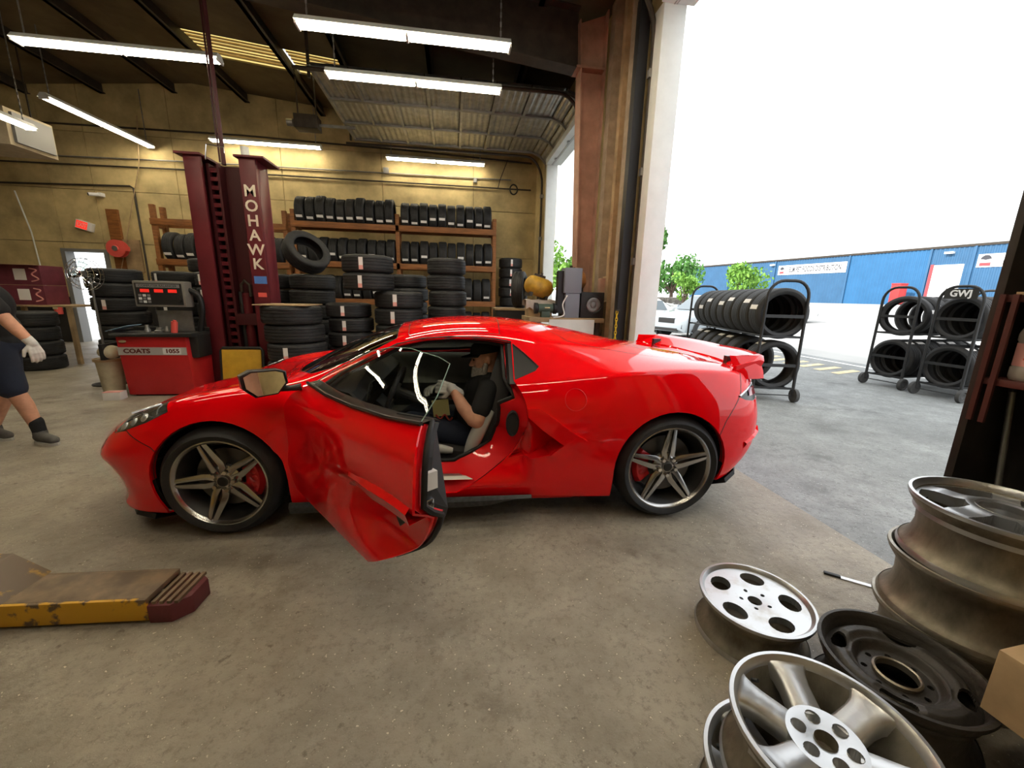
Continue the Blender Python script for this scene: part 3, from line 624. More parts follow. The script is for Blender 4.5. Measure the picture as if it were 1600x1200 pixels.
co = tag(MB().tube([(1.62+.10*math.cos(t), Yw-.05+.01*math.sin(3*t), 4.18+.12*math.sin(t)) for t in [2*math.pi*i/24 for i in range(24)]], .018, 6, closed=True).build('cable_coil', 'black_plastic', None, 60), 'coiled black cable on the wall by the far bay', 'cable')
tag(bx('junction_box', (-1.75, Yw-.04, 4.38), (-1.62, Yw+.04, 4.52), 'grey_plastic', bevel=.005), 'small grey junction box on the wall under the right strip light', 'junction box')
tag(bx('junction_box', (.55, Yw-.04, 4.30), (.64, Yw+.04, 4.40), 'grey_plastic', bevel=.005), 'small grey junction box at the end of the grey conduit', 'junction box')
M('duct_beige', (.42, .35, .24), .7, var=.15)
du = thing('ceiling_duct', 'beige hanging heater duct at the left edge under the roof', 'duct', (-8.4, 9.6, 3.85)); bx('body', (-1.6, -.5, 0), (.55, .4, .62), 'duct_beige', du, .01); bx('end_grille', (.55, -.42, .06), (.60, .32, .56), 'grey_plastic', du)
for x, y in ((-1.2, -.3), (.3, -.3), (-1.2, .3), (.3, .3)): bx('hanger_rod', (x-.01, y-.01, .62), (x+.01, y+.01, 1.9), 'steel_dark', du)
op = thing('door_opener', 'motor unit of the far bay door hung below the purlins', 'motor', (-2.9, 9.6, 4.62)); bx('housing', (-.25, -.15, 0), (.2, .15, .25), 'steel_dark', op, .01); m = MB(); m.cyl((-.3, 0, .12), (-.42, 0, .12), .07, 12); m.build('motor', 'steel_grey', op, 40); bx('rail', (.2, -.02, .08), (.9, .02, .13), 'steel_grey', op)
for x in (-.2, .15): bx('hanger_rod', (x-.012, -.012, .25), (x+.012, .012, roof_z(-2.9)-4.62), 'steel_dark', op)
# ---------------------------------------------------------------- work bench by the column
wb_ = thing('work_bench', 'cluttered work bench beside the steel column with a white front panel', 'bench', (1.55, 5.6, 0))
bx('bench_top', (-.55, -.32, 1.06), (.5, .3, 1.12), 'wood_raw', wb_, .004)
for x in (-.48, .42):
    for y in (-.26, .24): bx('leg', (x-.03, y-.03, 0), (x+.03, y+.03, 1.06), 'steel_dark', wb_)
bx('front_panel', (-.28, -.345, .55), (.35, -.325, 1.1), 'white_paint', wb_); bx('lower_shelf', (-.5, -.28, .3), (.45, .26, .33), 'wood_raw', wb_)
M('tank_yellow', (.52, .30, .03), .5, var=.35, scale=7); M('tank_orange', (.42, .19, .06), .55, var=.35, scale=6)
def tank(name, label, loc, rot, mat, R=.13, L=.42):
    t = thing(name, label, 'tank', loc, 0, None, rot); m = MB(); m.M = Matrix.Rotation(R_(90), 4, 'Y') @ Matrix.Translation((0, 0, -L/2))
    m.lathe([(0, 0), (R*.5, .01), (R*.86, .05), (R, .11), (R, L-.11), (R*.86, L-.05), (R*.5, L-.01), (0, L)], 22); m.build('vessel', mat, t, 50)
    m = MB(); m.box((-.1, -.02, R-.01), (.06, .02, R+.03)); m.cyl((.0, 0, R), (0, 0, R+.06), .02, 8); m.build('valve', 'steel_dark', t); m = MB(); m.box((-.14, -.10, -R-.025), (-.1, .10, -R+.03)); m.box((.1, -.10, -R-.025), (.14, .10, -R+.03)); m.build('foot', 'steel_dark', t); return t
M('rag', (.5, .43, .38), .9, var=.2)
cr = thing('storage_crate', 'cloth-covered crate on the bench under the yellow tank', 'crate', (1.2, 5.72, 1.12)); bx('box', (-.16, -.14, 0), (.18, .14, .22), 'wood_raw', cr)
m = MB(); rows = []
for i in range(9):
    x = -.2+.42*i/8; rows.append([(x, -.17, .10+.03*math.sin(i*1.7)), (x, -.155, .225), (x, 0, .235+.008*math.sin(i*2)), (x, .155, .225), (x, .17, .12+.03*math.cos(i))])
m.loft(rows); m.build('cloth', 'rag', cr, 60)
tank('air_tank', 'battered yellow air tank tilted on the cloth-covered crate', (1.20, 5.70, 1.53), (0, R_(14), R_(12)), 'tank_yellow', .135, .42)
tank('air_tank', 'rusty orange tank with black straps behind the grey tower', (1.72, 5.80, 1.635), (0, R_(-8), R_(-20)), 'tank_orange', .15, .40)
tw = thing('storage_crate', 'dark steel crate carrying the orange tank', 'crate', (1.72, 5.80, 1.12)); bx('box', (-.16, -.09, 0), (.2, .12, .34), 'steel_dark', tw, .006); bx('lid', (-.17, -.1, .315), (.21, .13, .33), 'black_metal', tw)
M('tower_grey', (.20, .22, .27), .5); g2 = thing('grey_tower', 'slate grey stepped metal tower standing on the bench', 'machine', (1.60, 5.42, 1.12)); bx('lower_body', (-.10, -.09, 0), (.10, .09, .33), 'tower_grey', g2, .006); bx('upper_body', (-.125, -.1, .33), (.115, .1, .66), 'tower_grey', g2, .008); bx('side_plate', (-.20, -.04, .06), (-.10, .07, .62), 'black_metal', g2)
sp = thing('loudspeaker', 'black loudspeaker with round grey cone on the bench', 'speaker', (1.885, 5.45, 1.12)); bx('cabinet', (-.16, -.10, 0), (.17, .10, .35), 'black_plastic', sp, .008)
m = MB(); m.M = frame((.02, -.1, .18), (1, 0, 0), (0, 0, 1)); m.lathe([(.125, .0), (.13, .012), (.11, .014), (.10, .004)], 24); m.build('surround', 'rubber', sp, 40); m = MB(); m.M = frame((.02, -.1, .18), (1, 0, 0), (0, 0, 1)); m.lathe([(.10, .006), (.085, .012), (.04, -.0), (.04, .012), (0, .02)], 24); m.build('cone', 'steel_grey', sp, 40)
bgd = thing('bench_grinder', 'small green bench grinder on the bench', 'grinder', (1.24, 5.40, 1.12)); M('grinder_green', (.05, .08, .06), .5); m = MB(); m.cyl((-.1, 0, .12), (.1, 0, .12), .06, 16); m.build('motor', 'grinder_green', bgd, 40); bx('base', (-.06, -.05, 0), (.06, .05, .08), 'grinder_green', bgd, .006)
for s in (-1, 1):
    m = MB(); m.cyl((s*.11, 0, .12), (s*.15, 0, .12), .075, 18); m.build('wheel_guard', 'black_metal', bgd, 40)
m = MB(); m.cyl((-.02, -.061, .13), (.05, -.061, .13), .01, 6); m.build('name_plate', 'line_yellow', bgd)
tag(MB().tube(catmull([(1.50, 5.25, 1.42), (1.44, 5.24, 1.3), (1.46, 5.23, 1.16), (1.32, 5.25, 1.125)], 6), .009, 6).build('white_cord', 'white_plastic', None, 60), 'white cord looping down beside the grey tower', 'cord')
# wall phone / switch box and chain by near jamb
sb = thing('switch_box', 'rusty pink switch box on the wall beside the near bay', 'switch box', (2.12, 5.62, 1.45)); bx('box', (-.05, -.06, 0), (.02, .06, .22), 'primer_red', sb, .006); bx('cover', (-.056, -.05, .02), (-.05, .05, .2), 'primer_red', sb); bx('plug', (-.06, -.05, -.2), (.0, .0, -.04), 'black_plastic', sb); bx('wall_plate', (.02, -.07, -.25), (.13, .07, .25), 'wood_raw', sb)
ch = thing('yellow_chain', 'short yellow plastic chain hanging by the near door jamb', 'chain', (2.03, 4.82, 0)); M('chain_yellow', (.75, .52, .02), .5)
for i in range(17):
    m = MB(); a = R_(90)*(i % 2); pts = []
    for j in range(10):
        t = 2*math.pi*j/10; x = .013*math.cos(t); pts.append((x*math.cos(a), x*math.sin(a), 1.22-i*.042+.030*math.sin(t)))
    m.tube(pts, .005, 5, closed=True); m.build('chain_link', 'chain_yellow', ch, 60)
bx('hook', (-.01, -.01, 1.24), (.04, .05, 1.26), 'steel_dark', ch)
# ---------------------------------------------------------------- lift arm in the foreground
M('arm_yellow', (.62, .34, .02), .5, col2=(.13, .085, .045), scale=11, thr=(.40, .46)); M('arm_mixed', (.60, .34, .03), .5, col2=(.15, .11, .075), scale=4, thr=(.46, .53)); M('arm_worn', (.19, .13, .075), .55, var=.4, scale=8); M('arm_red', (.14, .03, .035), .55, var=.3)
LA = thing('floor_lift', 'worn yellow and brown low lift arm lying at the left foreground', 'lift', (-1.62, 1.73, 0), R_(-3))
bx('side_rail', (-.62, -.085, .015), (.33, -.070, .115), 'arm_yellow', LA, .003); bx('side_rail', (-.62, .105, .015), (.33, .12, .113), 'arm_worn', LA, .003)
bx('deck_plate', (-.62, -.07, .09), (.33, .105, .115), 'arm_worn', LA, .003)
m = MB(); m.prism([(-.62, .115), (-.62, .215), (-.36, .215), (-.22, .115)], -.095, .13, frame((0, 0, 0), (1, 0, 0), (0, 0, 1)) @ Matrix.Scale(-1, 4, (0, 0, 1))); m.build('pivot_ramp', 'arm_mixed', LA, bevel=.006)
bx('pivot_block', (-.62, -.11, .0), (-.30, .14, .10), 'arm_yellow', LA, .004)
m = MB(); m.prism([(.33, -.085), (.42, -.085), (.475, -.03), (.475, .08), (.42, .12), (.33, .12)], .0, .085); m.build('end_pad', 'arm_red', LA, bevel=.006)
for i in range(4): bx('grip_bar', (.345+i*.03, -.075+.0*i, .085), (.36+i*.03, .11, .098), 'arm_worn', LA)
# ================================================================ red sports car
M('car_red', (.93, .002, .006), .6, 0, coat=1.0, spec=.0)
M('jamb_red', (.80, .003, .007), .5, 0, coat=.6, spec=.25)
M('car_black', (.012, .012, .012), .35, coat=.3); M('car_matt', (.02, .02, .02), .75); M('seal_black', (.01, .01, .01), .6)
M('alloy_dark', (.46, .45, .44), .2, .95); M('alloy_edge', (.48, .47, .46), .25, .95); M('alloy_barrel', (.07, .068, .066), .4, .8); M('caliper_red', (.62, .012, .015), .35, coat=.5); M('disc_steel', (.16, .155, .15), .4, .9)
M('seat_grey', (.50, .50, .48), .6); M('seat_black', (.035, .034, .035), .55); M('skirt_carbon', (.05, .052, .055), .4, var=.5, scale=40); M('sill_metal', (.48, .46, .43), .3, .85)
M('lamp_lens', (.10, .10, .09), .12, .4, coat=1); M('lamp_clear', (.62, .64, .66), .08, .6); M('tail_red', (.32, .01, .012), .12, coat=1); M('mirror', (.86, .9, .9), .02, 1)
glass('windscreen', (.34, .33, .29), 1.5); glass('door_glass', (.78, .84, .82), 1.40); glass('tinted', (.42, .45, .44), 1.45)
CAR = thing('sports_car', 'low bright red sports car with its near door swung open', 'car', (.055, 3.147, 0), math.pi-.031)
def sec(*p): return [Vector(q) for q in p]
ST = [
 [(2.15,0,.12),(2.23,0,.14),(2.21,0,.22),(2.25,0,.34),(2.325,0,.44),(2.31,0,.50),(2.26,0,.54),(2.19,0,.58),(2.11,0,.62),(2.02,0,.66),(1.92,0,.695)],
 [(2.09,.38,.12),(2.18,.42,.14),(2.16,.42,.22),(2.20,.42,.34),(2.275,.42,.44),(2.25,.41,.51),(2.19,.385,.555),(2.10,.34,.60),(2.0,.27,.645),(1.90,.16,.69),(1.82,0,.72)],
 [(1.97,.66,.12),(2.04,.70,.14),(2.00,.700,.22),(2.035,.708,.34),(2.11,.725,.44),(2.075,.70,.53),(2.01,.66,.605),(1.92,.595,.665),(1.82,.46,.705),(1.74,.25,.735),(1.69,0,.75)],
 [(1.83,.80,.12),(1.89,.845,.14),(1.87,.852,.22),(1.89,.86,.34),(1.935,.877,.45),(1.905,.85,.56),(1.84,.795,.68),(1.76,.69,.74),(1.66,.52,.755),(1.57,.27,.77),(1.52,0,.78)],
 [(1.66,.85,.12),(1.68,.90,.14),(1.69,.92,.24),(1.69,.935,.36),(1.69,.938,.48),(1.67,.92,.63),(1.62,.845,.78),(1.56,.70,.81),(1.47,.53,.79),(1.40,.27,.80),(1.37,0,.81)],
 [(1.33,.86,.12),(1.33,.91,.14),(1.33,.94,.25),(1.33,.952,.38),(1.33,.955,.52),(1.33,.94,.69),(1.33,.86,.84),(1.30,.72,.855),(1.26,.54,.82),(1.23,.27,.83),(1.22,0,.84)],
 [(1.05,.85,.12),(1.05,.90,.15),(1.05,.925,.26),(1.05,.94,.40),(1.05,.945,.55),(1.05,.93,.72),(1.07,.855,.855),(1.08,.74,.88),(1.10,.57,.86),(1.12,.28,.87),(1.13,0,.88)],
 [(.82,.84,.12),(.82,.89,.15),(.82,.91,.26),(.82,.93,.40),(.82,.932,.56),(.82,.92,.73),(.84,.855,.835),(.88,.735,.885),(.92,.60,.905),(.97,.30,.94),(1.0,0,.955)],
 [(.55,.84,.12),(.55,.885,.16),(.55,.905,.27),(.55,.92,.40),(.55,.922,.57),(.55,.91,.74),(.57,.85,.83),(.60,.69,.985),(.62,.58,1.045),(.66,.30,1.10),(.68,0,1.115)],
 [(.28,.84,.13),(.28,.885,.17),(.28,.905,.27),(.28,.915,.40),(.28,.915,.57),(.28,.905,.76),(.29,.85,.835),(.30,.655,1.085),(.31,.545,1.155),(.33,.29,1.20),(.34,0,1.215)],
 [(0,.84,.13),(0,.885,.18),(0,.905,.28),(0,.91,.41),(0,.91,.58),(0,.90,.775),(0,.845,.85),(0,.64,1.13),(0,.53,1.195),(0,.28,1.232),(0,0,1.242)],
 [(-.3,.84,.13),(-.3,.885,.18),(-.3,.91,.28),(-.3,.915,.42),(-.3,.915,.59),(-.3,.905,.79),(-.3,.845,.87),(-.3,.64,1.115),(-.3,.53,1.185),(-.3,.28,1.225),(-.3,0,1.237)],
 [(-.56,.85,.13),(-.56,.895,.17),(-.56,.925,.28),(-.56,.935,.43),(-.56,.935,.60),(-.56,.925,.80),(-.56,.855,.90),(-.56,.68,1.05),(-.56,.54,1.145),(-.56,.28,1.195),(-.56,0,1.21)],
 [(-.85,.86,.13),(-.85,.91,.16),(-.85,.94,.28),(-.85,.955,.44),(-.85,.955,.61),(-.85,.945,.80),(-.85,.875,.935),(-.85,.72,1.0),(-.85,.55,1.08),(-.85,.28,1.14),(-.85,0,1.155)],
 [(-1.15,.86,.13),(-1.15,.91,.16),(-1.15,.95,.28),(-1.15,.965,.44),(-1.15,.968,.62),(-1.15,.955,.81),(-1.15,.88,.965),(-1.15,.73,1.0),(-1.15,.55,1.035),(-1.15,.28,1.075),(-1.15,0,1.09)],
 [(-1.45,.86,.14),(-1.45,.91,.17),(-1.45,.945,.28),(-1.45,.963,.44),(-1.45,.965,.62),(-1.45,.945,.81),(-1.45,.865,.975),(-1.45,.73,1.0),(-1.45,.55,1.0),(-1.45,.28,1.02),(-1.45,0,1.03)],
 [(-1.68,.83,.21),(-1.70,.89,.235),(-1.72,.92,.31),(-1.73,.935,.44),(-1.73,.935,.63),(-1.72,.91,.81),(-1.70,.83,.955),(-1.70,.70,.985),(-1.70,.53,.985),(-1.70,.27,.995),(-1.70,0,1.0)],
 [(-1.80,.76,.23),(-1.84,.82,.255),(-1.88,.855,.33),(-1.94,.87,.44),(-1.94,.87,.64),(-1.91,.845,.81),(-1.88,.78,.93),(-1.88,.66,.965),(-1.88,.50,.97),(-1.88,.26,.975),(-1.88,0,.98)],
 [(-1.92,.56,.28),(-1.98,.62,.31),(-2.02,.65,.38),(-2.10,.67,.46),(-2.09,.67,.66),(-2.06,.66,.80),(-2.03,.62,.90),(-2.02,.55,.945),(-2.01,.42,.955),(-2.0,.22,.96),(-2.0,0,.962)],
 [(-1.98,.30,.30),(-2.06,.34,.33),(-2.11,.36,.39),(-2.19,.37,.47),(-2.18,.37,.67),(-2.15,.37,.80),(-2.13,.35,.89),(-2.12,.32,.93),(-2.11,.26,.94),(-2.10,.14,.945),(-2.10,0,.947)],
 [(-2.0,0,.30),(-2.08,0,.33),(-2.14,0,.39),(-2.22,0,.47),(-2.21,0,.67),(-2.18,0,.80),(-2.165,0,.86),(-2.16,0,.89),(-2.155,0,.91),(-2.15,0,.925),(-2.15,0,.935)],
]
def sm(x, a=0., b=1.):
    t = max(0., min(1., (x-a)/(b-a))); return t*t*(3-2*t)
def dense_body():
    mb = MB(); rows = []
    for s in ST:
        L = [Vector(p) for p in s]; rows.append(L+[Vector((p.x, -p.y, p.z)) for p in L[-2::-1]])
    mb.loft(rows); me = mb.mesh('cage', dd=1e-4)
    kp = {}
    for i, r_ in enumerate(ST):
        for k_, p_ in enumerate(r_):
            for sg_ in (1, -1): kp[(round(p_[0], 3), round(sg_*p_[1], 3), round(p_[2], 3))] = (i, k_)
    at = me.attributes.new('crease_edge', 'FLOAT', 'EDGE')
    for e in me.edges:
        a_, b_ = [kp.get(tuple(round(c_, 3) for c_ in me.vertices[v_].co)) for v_ in e.vertices]
        if a_ and b_ and a_[1] == b_[1]:
            k_, i_ = a_[1], min(a_[0], b_[0])
            if k_ == 6 and i_ >= 10: at.data[e.index].value = .62
            if k_ == 6 and 2 <= i_ <= 6: at.data[e.index].value = .25
            if k_ == 1: at.data[e.index].value = .6
            if k_ == 4 and i_ <= 2: at.data[e.index].value = .5
            if k_ == 4 and i_ >= 16: at.data[e.index].value = .3
            if k_ == 7 and 7 <= i_ <= 11: at.data[e.index].value = .35
    o = bpy.data.objects.new('cage', me); C.objects.link(o); md = o.modifiers.new('s', 'SUBSURF'); md.levels = 3; md.boundary_smooth = 'PRESERVE_CORNERS'
    dg = bpy.context.evaluated_depsgraph_get(); me2 = bpy.data.meshes.new_from_object(o.evaluated_get(dg)); bpy.data.objects.remove(o)
    for v in me2.vertices:
        a, l, z = v.co; s = 1 if l > 0 else -1
        if abs(l) > .6 and -.42 < a < .62:
            # side scoop pressed into the door
            up = .545+.05*sm(a, .3, -.4)
            d = .085*sm(a, .42, -.28)*sm(z, .24, .43)*sm(z, up+.035, up-.02)
            v.co.y = l-s*d
        if abs(l) > .6 and .2 < a < 1.0:
            d = .018*sm(a, .25, .8)*sm(z, .36, .5)*sm(z, .75, .55); v.co.y = v.co.y-s*d
    me2.update(); return me2
DENSE = dense_body()
DV = [v.co.copy() for v in DENSE.vertices]; DN = [v.normal.copy() for v in DENSE.vertices]; DP = [list(p.vertices) for p in DENSE.polygons]
if sum(n.z for n in DN) < 0: DN = [-n for n in DN]
BVH = BVHTree.FromPolygons(DV, DP)
def surf_normal(co):
    loc, n, i, d = BVH.find_nearest(co); acc = Vector((0, 0, 0))
    for k in DP[i]: acc += DN[k]/((DV[k]-loc).length_squared+1e-7)
    return acc.normalized()
def side_point(a, z, s=1):
    r = BVH.ray_cast(Vector((a, s*2, z)), Vector((0, -s, 0)))
    return r[0] if r[0] is not None else Vector((a, s*.9, z))
BMB = bmesh.new(); BMB.from_mesh(DENSE)
REG = BMB.faces.layers.int.new('reg'); REGN = ['body']
def pin(p, poly):
    x, y = p; c = False; n = len(poly)
    for i in range(n):
        (x0, y0), (x1, y1) = poly[i], poly[i-1]
        if (y0 > y) != (y1 > y) and x < (x1-x0)*(y-y0)/(y1-y0+1e-12)+x0: c = not c
    return c
def knife(poly, view, filt, region, only=None):
    """cut the body along poly (side view (a,z) or top view (a,l)) and give the inside faces a region"""
    i1, i2 = (0, 2) if view == 'side' else (0, 1)
    rid = REGN.index(region) if region in REGN else (REGN.append(region) or len(REGN)-1)
    def bb(f):
        xs = [v.co[i1] for v in f.verts]; ys = [v.co[i2] for v in f.verts]; return min(xs), max(xs), min(ys), max(ys)
    px = [p[0] for p in poly]; py = [p[1] for p in poly]; X0, X1, Y0, Y1 = min(px), max(px), min(py), max(py); e = 1e-3
    L = set()
    for f in BMB.faces:
        c = f.calc_center_median()
        if X0-.1 < c[i1] < X1+.1 and Y0-.1 < c[i2] < Y1+.1 and filt(c):
            b = bb(f)
            if b[1] > X0-e and b[0] < X1+e and b[3] > Y0-e and b[2] < Y1+e: L.add(f)
    n = len(poly)
    for i in range(n):
        (x0, y0), (x1, y1) = poly[i], poly[(i+1) % n]
        if abs(x0-x1)+abs(y0-y1) < 1e-6: continue
        ex0, ex1, ey0, ey1 = min(x0, x1)-e, max(x0, x1)+e, min(y0, y1)-e, max(y0, y1)+e
        cand = []
        for f in L:
            b = bb(f)
            if b[1] > ex0 and b[0] < ex1 and b[3] > ey0 and b[2] < ey1: cand.append(f)
        if not cand: continue
        geom = set(cand)
        for f in cand: geom.update(f.edges); geom.update(f.verts)
        co = [0, 0, 0]; no = [0, 0, 0]; co[i1], co[i2] = x0, y0; no[i1], no[i2] = -(y1-y0), (x1-x0)
        r = bmesh.ops.bisect_plane(BMB, geom=list(geom), dist=1e-5, plane_co=co, plane_no=Vector(no).normalized())
        L = {f for f in L if f.is_valid} | {g for g in r['geom'] if isinstance(g, bmesh.types.BMFace) and g.is_valid}
    for f in L:
        c = f.calc_center_median()
        if filt(c) and pin((c[i1], c[i2]), poly) and (only is None or REGN[f[REG]] in only): f[REG] = rid
def arc(cx, cz, r, n=40): return [(cx+r*math.cos(2*math.pi*i/n), cz+r*math.sin(2*math.pi*i/n)) for i in range(n)]
def spl(pts, n=4, closed=True): return [(p.x, p.y) for p in catmull([(x, y, 0) for x, y in pts], n, closed)]
Lf = lambda c: c.y > .45; Rf = lambda c: c.y < -.45
FA, RA = (1.335, .335), (-1.325, .352)
WIN = [(.80, .853), (.70, .925), (.55, 1.005), (.39, 1.082), (.23, 1.118), (.07, 1.132), (-.10, 1.130), (-.22, 1.122), (-.325, 1.105), (-.325, .90), (-.1, .872), (.2, .853), (.5, .845)]
DOOR = spl([(.875, .79), (.925, .70), (.938, .58), (.93, .46), (.90, .36), (.855, .235)], 3, False)+[(.6, .215), (.3, .208), (.1, .206), (.02, .208)]+spl([(-.07, .262), (-.18, .33), (-.28, .40), (-.345, .48), (-.39, .57), (-.405, .68), (-.385, .80), (-.325, .90)], 3, False)+[(-.1, .872), (.2, .853), (.5, .845), (.80, .853)]
for f_, s in ((Lf, 'left'), (Rf, 'right')):
    knife(arc(*FA, .362), 'side', f_, 'arch'); knife(arc(*RA, .375), 'side', f_, 'arch')
    knife([(.985, .0), (1.645, 0), (1.655, .17), (1.6965, .34), (.9735, .34), (.975, .17)], 'side', f_, 'arch'); knife([(-1.685, .0), (-.955, 0), (-.950, .355), (-1.6995, .355)], 'side', f_, 'arch')
    knife(DOOR, 'side', f_, 'door_'+s, ['body']); knife(WIN, 'side', lambda c, q=f_: q(c) and c.z > .8, 'window_'+s, ['body', 'door_'+s])
    knife([(-.334, 1.10), (-.40, 1.05), (-.485, .975), (-.46, .952), (-.334, .905)], 'side', f_, 'quarter_window_'+s, ['body'])
    knife([(1.945, .585), (1.93, .655), (1.86, .71), (1.79, .75), (1.70, .80), (1.64, .80), (1.585, .735), (1.70, .675), (1.83, .625)], 'side', lambda c, q=f_: abs(c.y) > .52 and q(c), 'headlight_'+s, ['body'])
    knife([(-1.755, .805), (-1.92, .875), (-2.2, .885), (-2.2, .765), (-1.90, .765), (-1.82, .78)], 'side', f_, 'taillight_'+s, ['body'])
    knife([(1.2, .0), (2.5, 0), (2.5, .60), (1.95, .587), (1.83, .62), (1.66, .55), (1.52, .40)], 'side', f_, 'front_bumper', ['body'])
    knife([(-1.55, .0), (-1.60, .50), (-1.665, .66), (-1.78, .82), (-1.83, .99), (-2.4, .99), (-2.4, 0)], 'side', f_, 'rear_bumper', ['body'])
knife([(1.5, -.5), (2.5, -.5), (2.5, .5), (1.5, .5)], 'top', lambda c: c.z < .56 and abs(c.y) < .5 and c.x > 1.5, 'front_bumper', ['body'])
knife([(-1.8, -.5), (-2.5, -.5), (-2.5, .5), (-1.8, .5)], 'top', lambda c: abs(c.y) < .5 and c.x < -1.8 and c.z < .92, 'rear_bumper', ['body'])
INT = [(-.408, .695), (-.50, .615), (-.625, .525), (-.545, .458), (-.30, .405), (-.35, .465), (-.385, .55), (-.405, .64)]
TRIM = [(-.405, .745), (-.47, .745), (-.55, .695), (-.66, .615), (-.765, .555), (-.75, .52), (-.64, .435), (-.545, .458), (-.625, .525), (-.50, .615), (-.408, .695)]
for f_, s in ((Lf, 'left'), (Rf, 'right')):
    knife(INT, 'side', f_, 'intake_'+s, ['body']); knife(TRIM, 'side', f_, 'intake_trim_'+s, ['body'])
tf = lambda c: c.z > .6
# windscreen outline in plan
WS = [(1.12, 0), (1.10, .25), (1.03, .48), (.90, .655), (.78, .665), (.62, .635), (.50, .595), (.40, .535), (.42, .3), (.43, 0)]
WSF = WS[::-1][:-1]+[(a, -l) for a, l in WS][::1]; WSF = WS+[(a, -l) for a, l in WS[::-1][1:-1]]
knife(WSF, 'top', lambda c: c.z > .82, 'windscreen', ['body'])
RP = [(.36, 0), (.35, .3), (.33, .50), (.30, .585), (-.255, .575), (-.265, .3), (-.27, 0)]; RPF = RP+[(a, -l) for a, l in RP[::-1][1:-1]]
knife(RPF, 'top', lambda c: c.z > 1.06, 'roof_panel', ['body'])
HD = [(1.16, 0), (1.15, .3), (1.08, .52), (1.03, .68), (1.25, .68), (1.5, .62), (1.75, .50), (1.95, .36), (2.06, .18), (2.09, 0)]; HDF = HD+[(a, -l) for a, l in HD[::-1][1:-1]]
knife(HDF, 'top', lambda c: c.z > .6, 'hood', ['body'])
EH = [(-.60, 0), (-.62, .35), (-.72, .52), (-1.30, .57), (-1.62, .62), (-1.80, .56), (-1.86, .3), (-1.88, 0)]; EHF = EH+[(a, -l) for a, l in EH[::-1][1:-1]]
knife(EHF, 'top', lambda c: c.z > .9, 'engine_cover', ['body'])
def region_mesh(regions, name, move=None, normals=True, thick=0):
    ids = {REGN.index(r) for r in regions}; fs = [f for f in BMB.faces if f[REG] in ids]
    vm = {}; V = []; F = []; NN = []
    for f in fs:
        ff = []
        for v in f.verts:
            if v not in vm: vm[v] = len(V); V.append(v.co.copy()); NN.append(surf_normal(v.co))
            ff.append(vm[v])
        # orient outward
        nn = f.normal; 
        if nn.dot(NN[ff[0]]) < 0: ff = ff[::-1]
        F.append(ff)
    P = [move(v, n) for v, n in zip(V, NN)] if move else V
    edges = {}
    for ff in F:
        for i in range(len(ff)):
            e = (ff[i], ff[(i+1) % len(ff)]); k = (min(e), max(e)); edges.setdefault(k, []).append(e)
    bnd = [v[0] for v in edges.values() if len(v) == 1]
    if thick:
        n0 = len(P); P = list(P)+[p-n*thick for p, n in zip(P, NN)]; NN = NN+[-n for n in NN]; F = F+[[n0+i for i in ff[::-1]] for ff in F]
        # rim uses own vertices to keep the edges crisp
        for a, b in bnd:
            k = len(P); P += [P[a].copy(), P[b].copy(), P[n0+b].copy(), P[n0+a].copy()]; t = (P[b]-P[a]).cross(NN[a]); t = t.normalized() if t.length > 1e-9 else NN[a]; NN += [t]*4; F.append([k+1, k, k+3, k+2])
    me = bpy.data.meshes.new(name); me.from_pydata([tuple(p) for p in P], [], F); me.update(); me.shade_smooth()
    if normals: me.normals_split_custom_set_from_vertices([tuple(n) for n in NN])
    return me, V, bnd
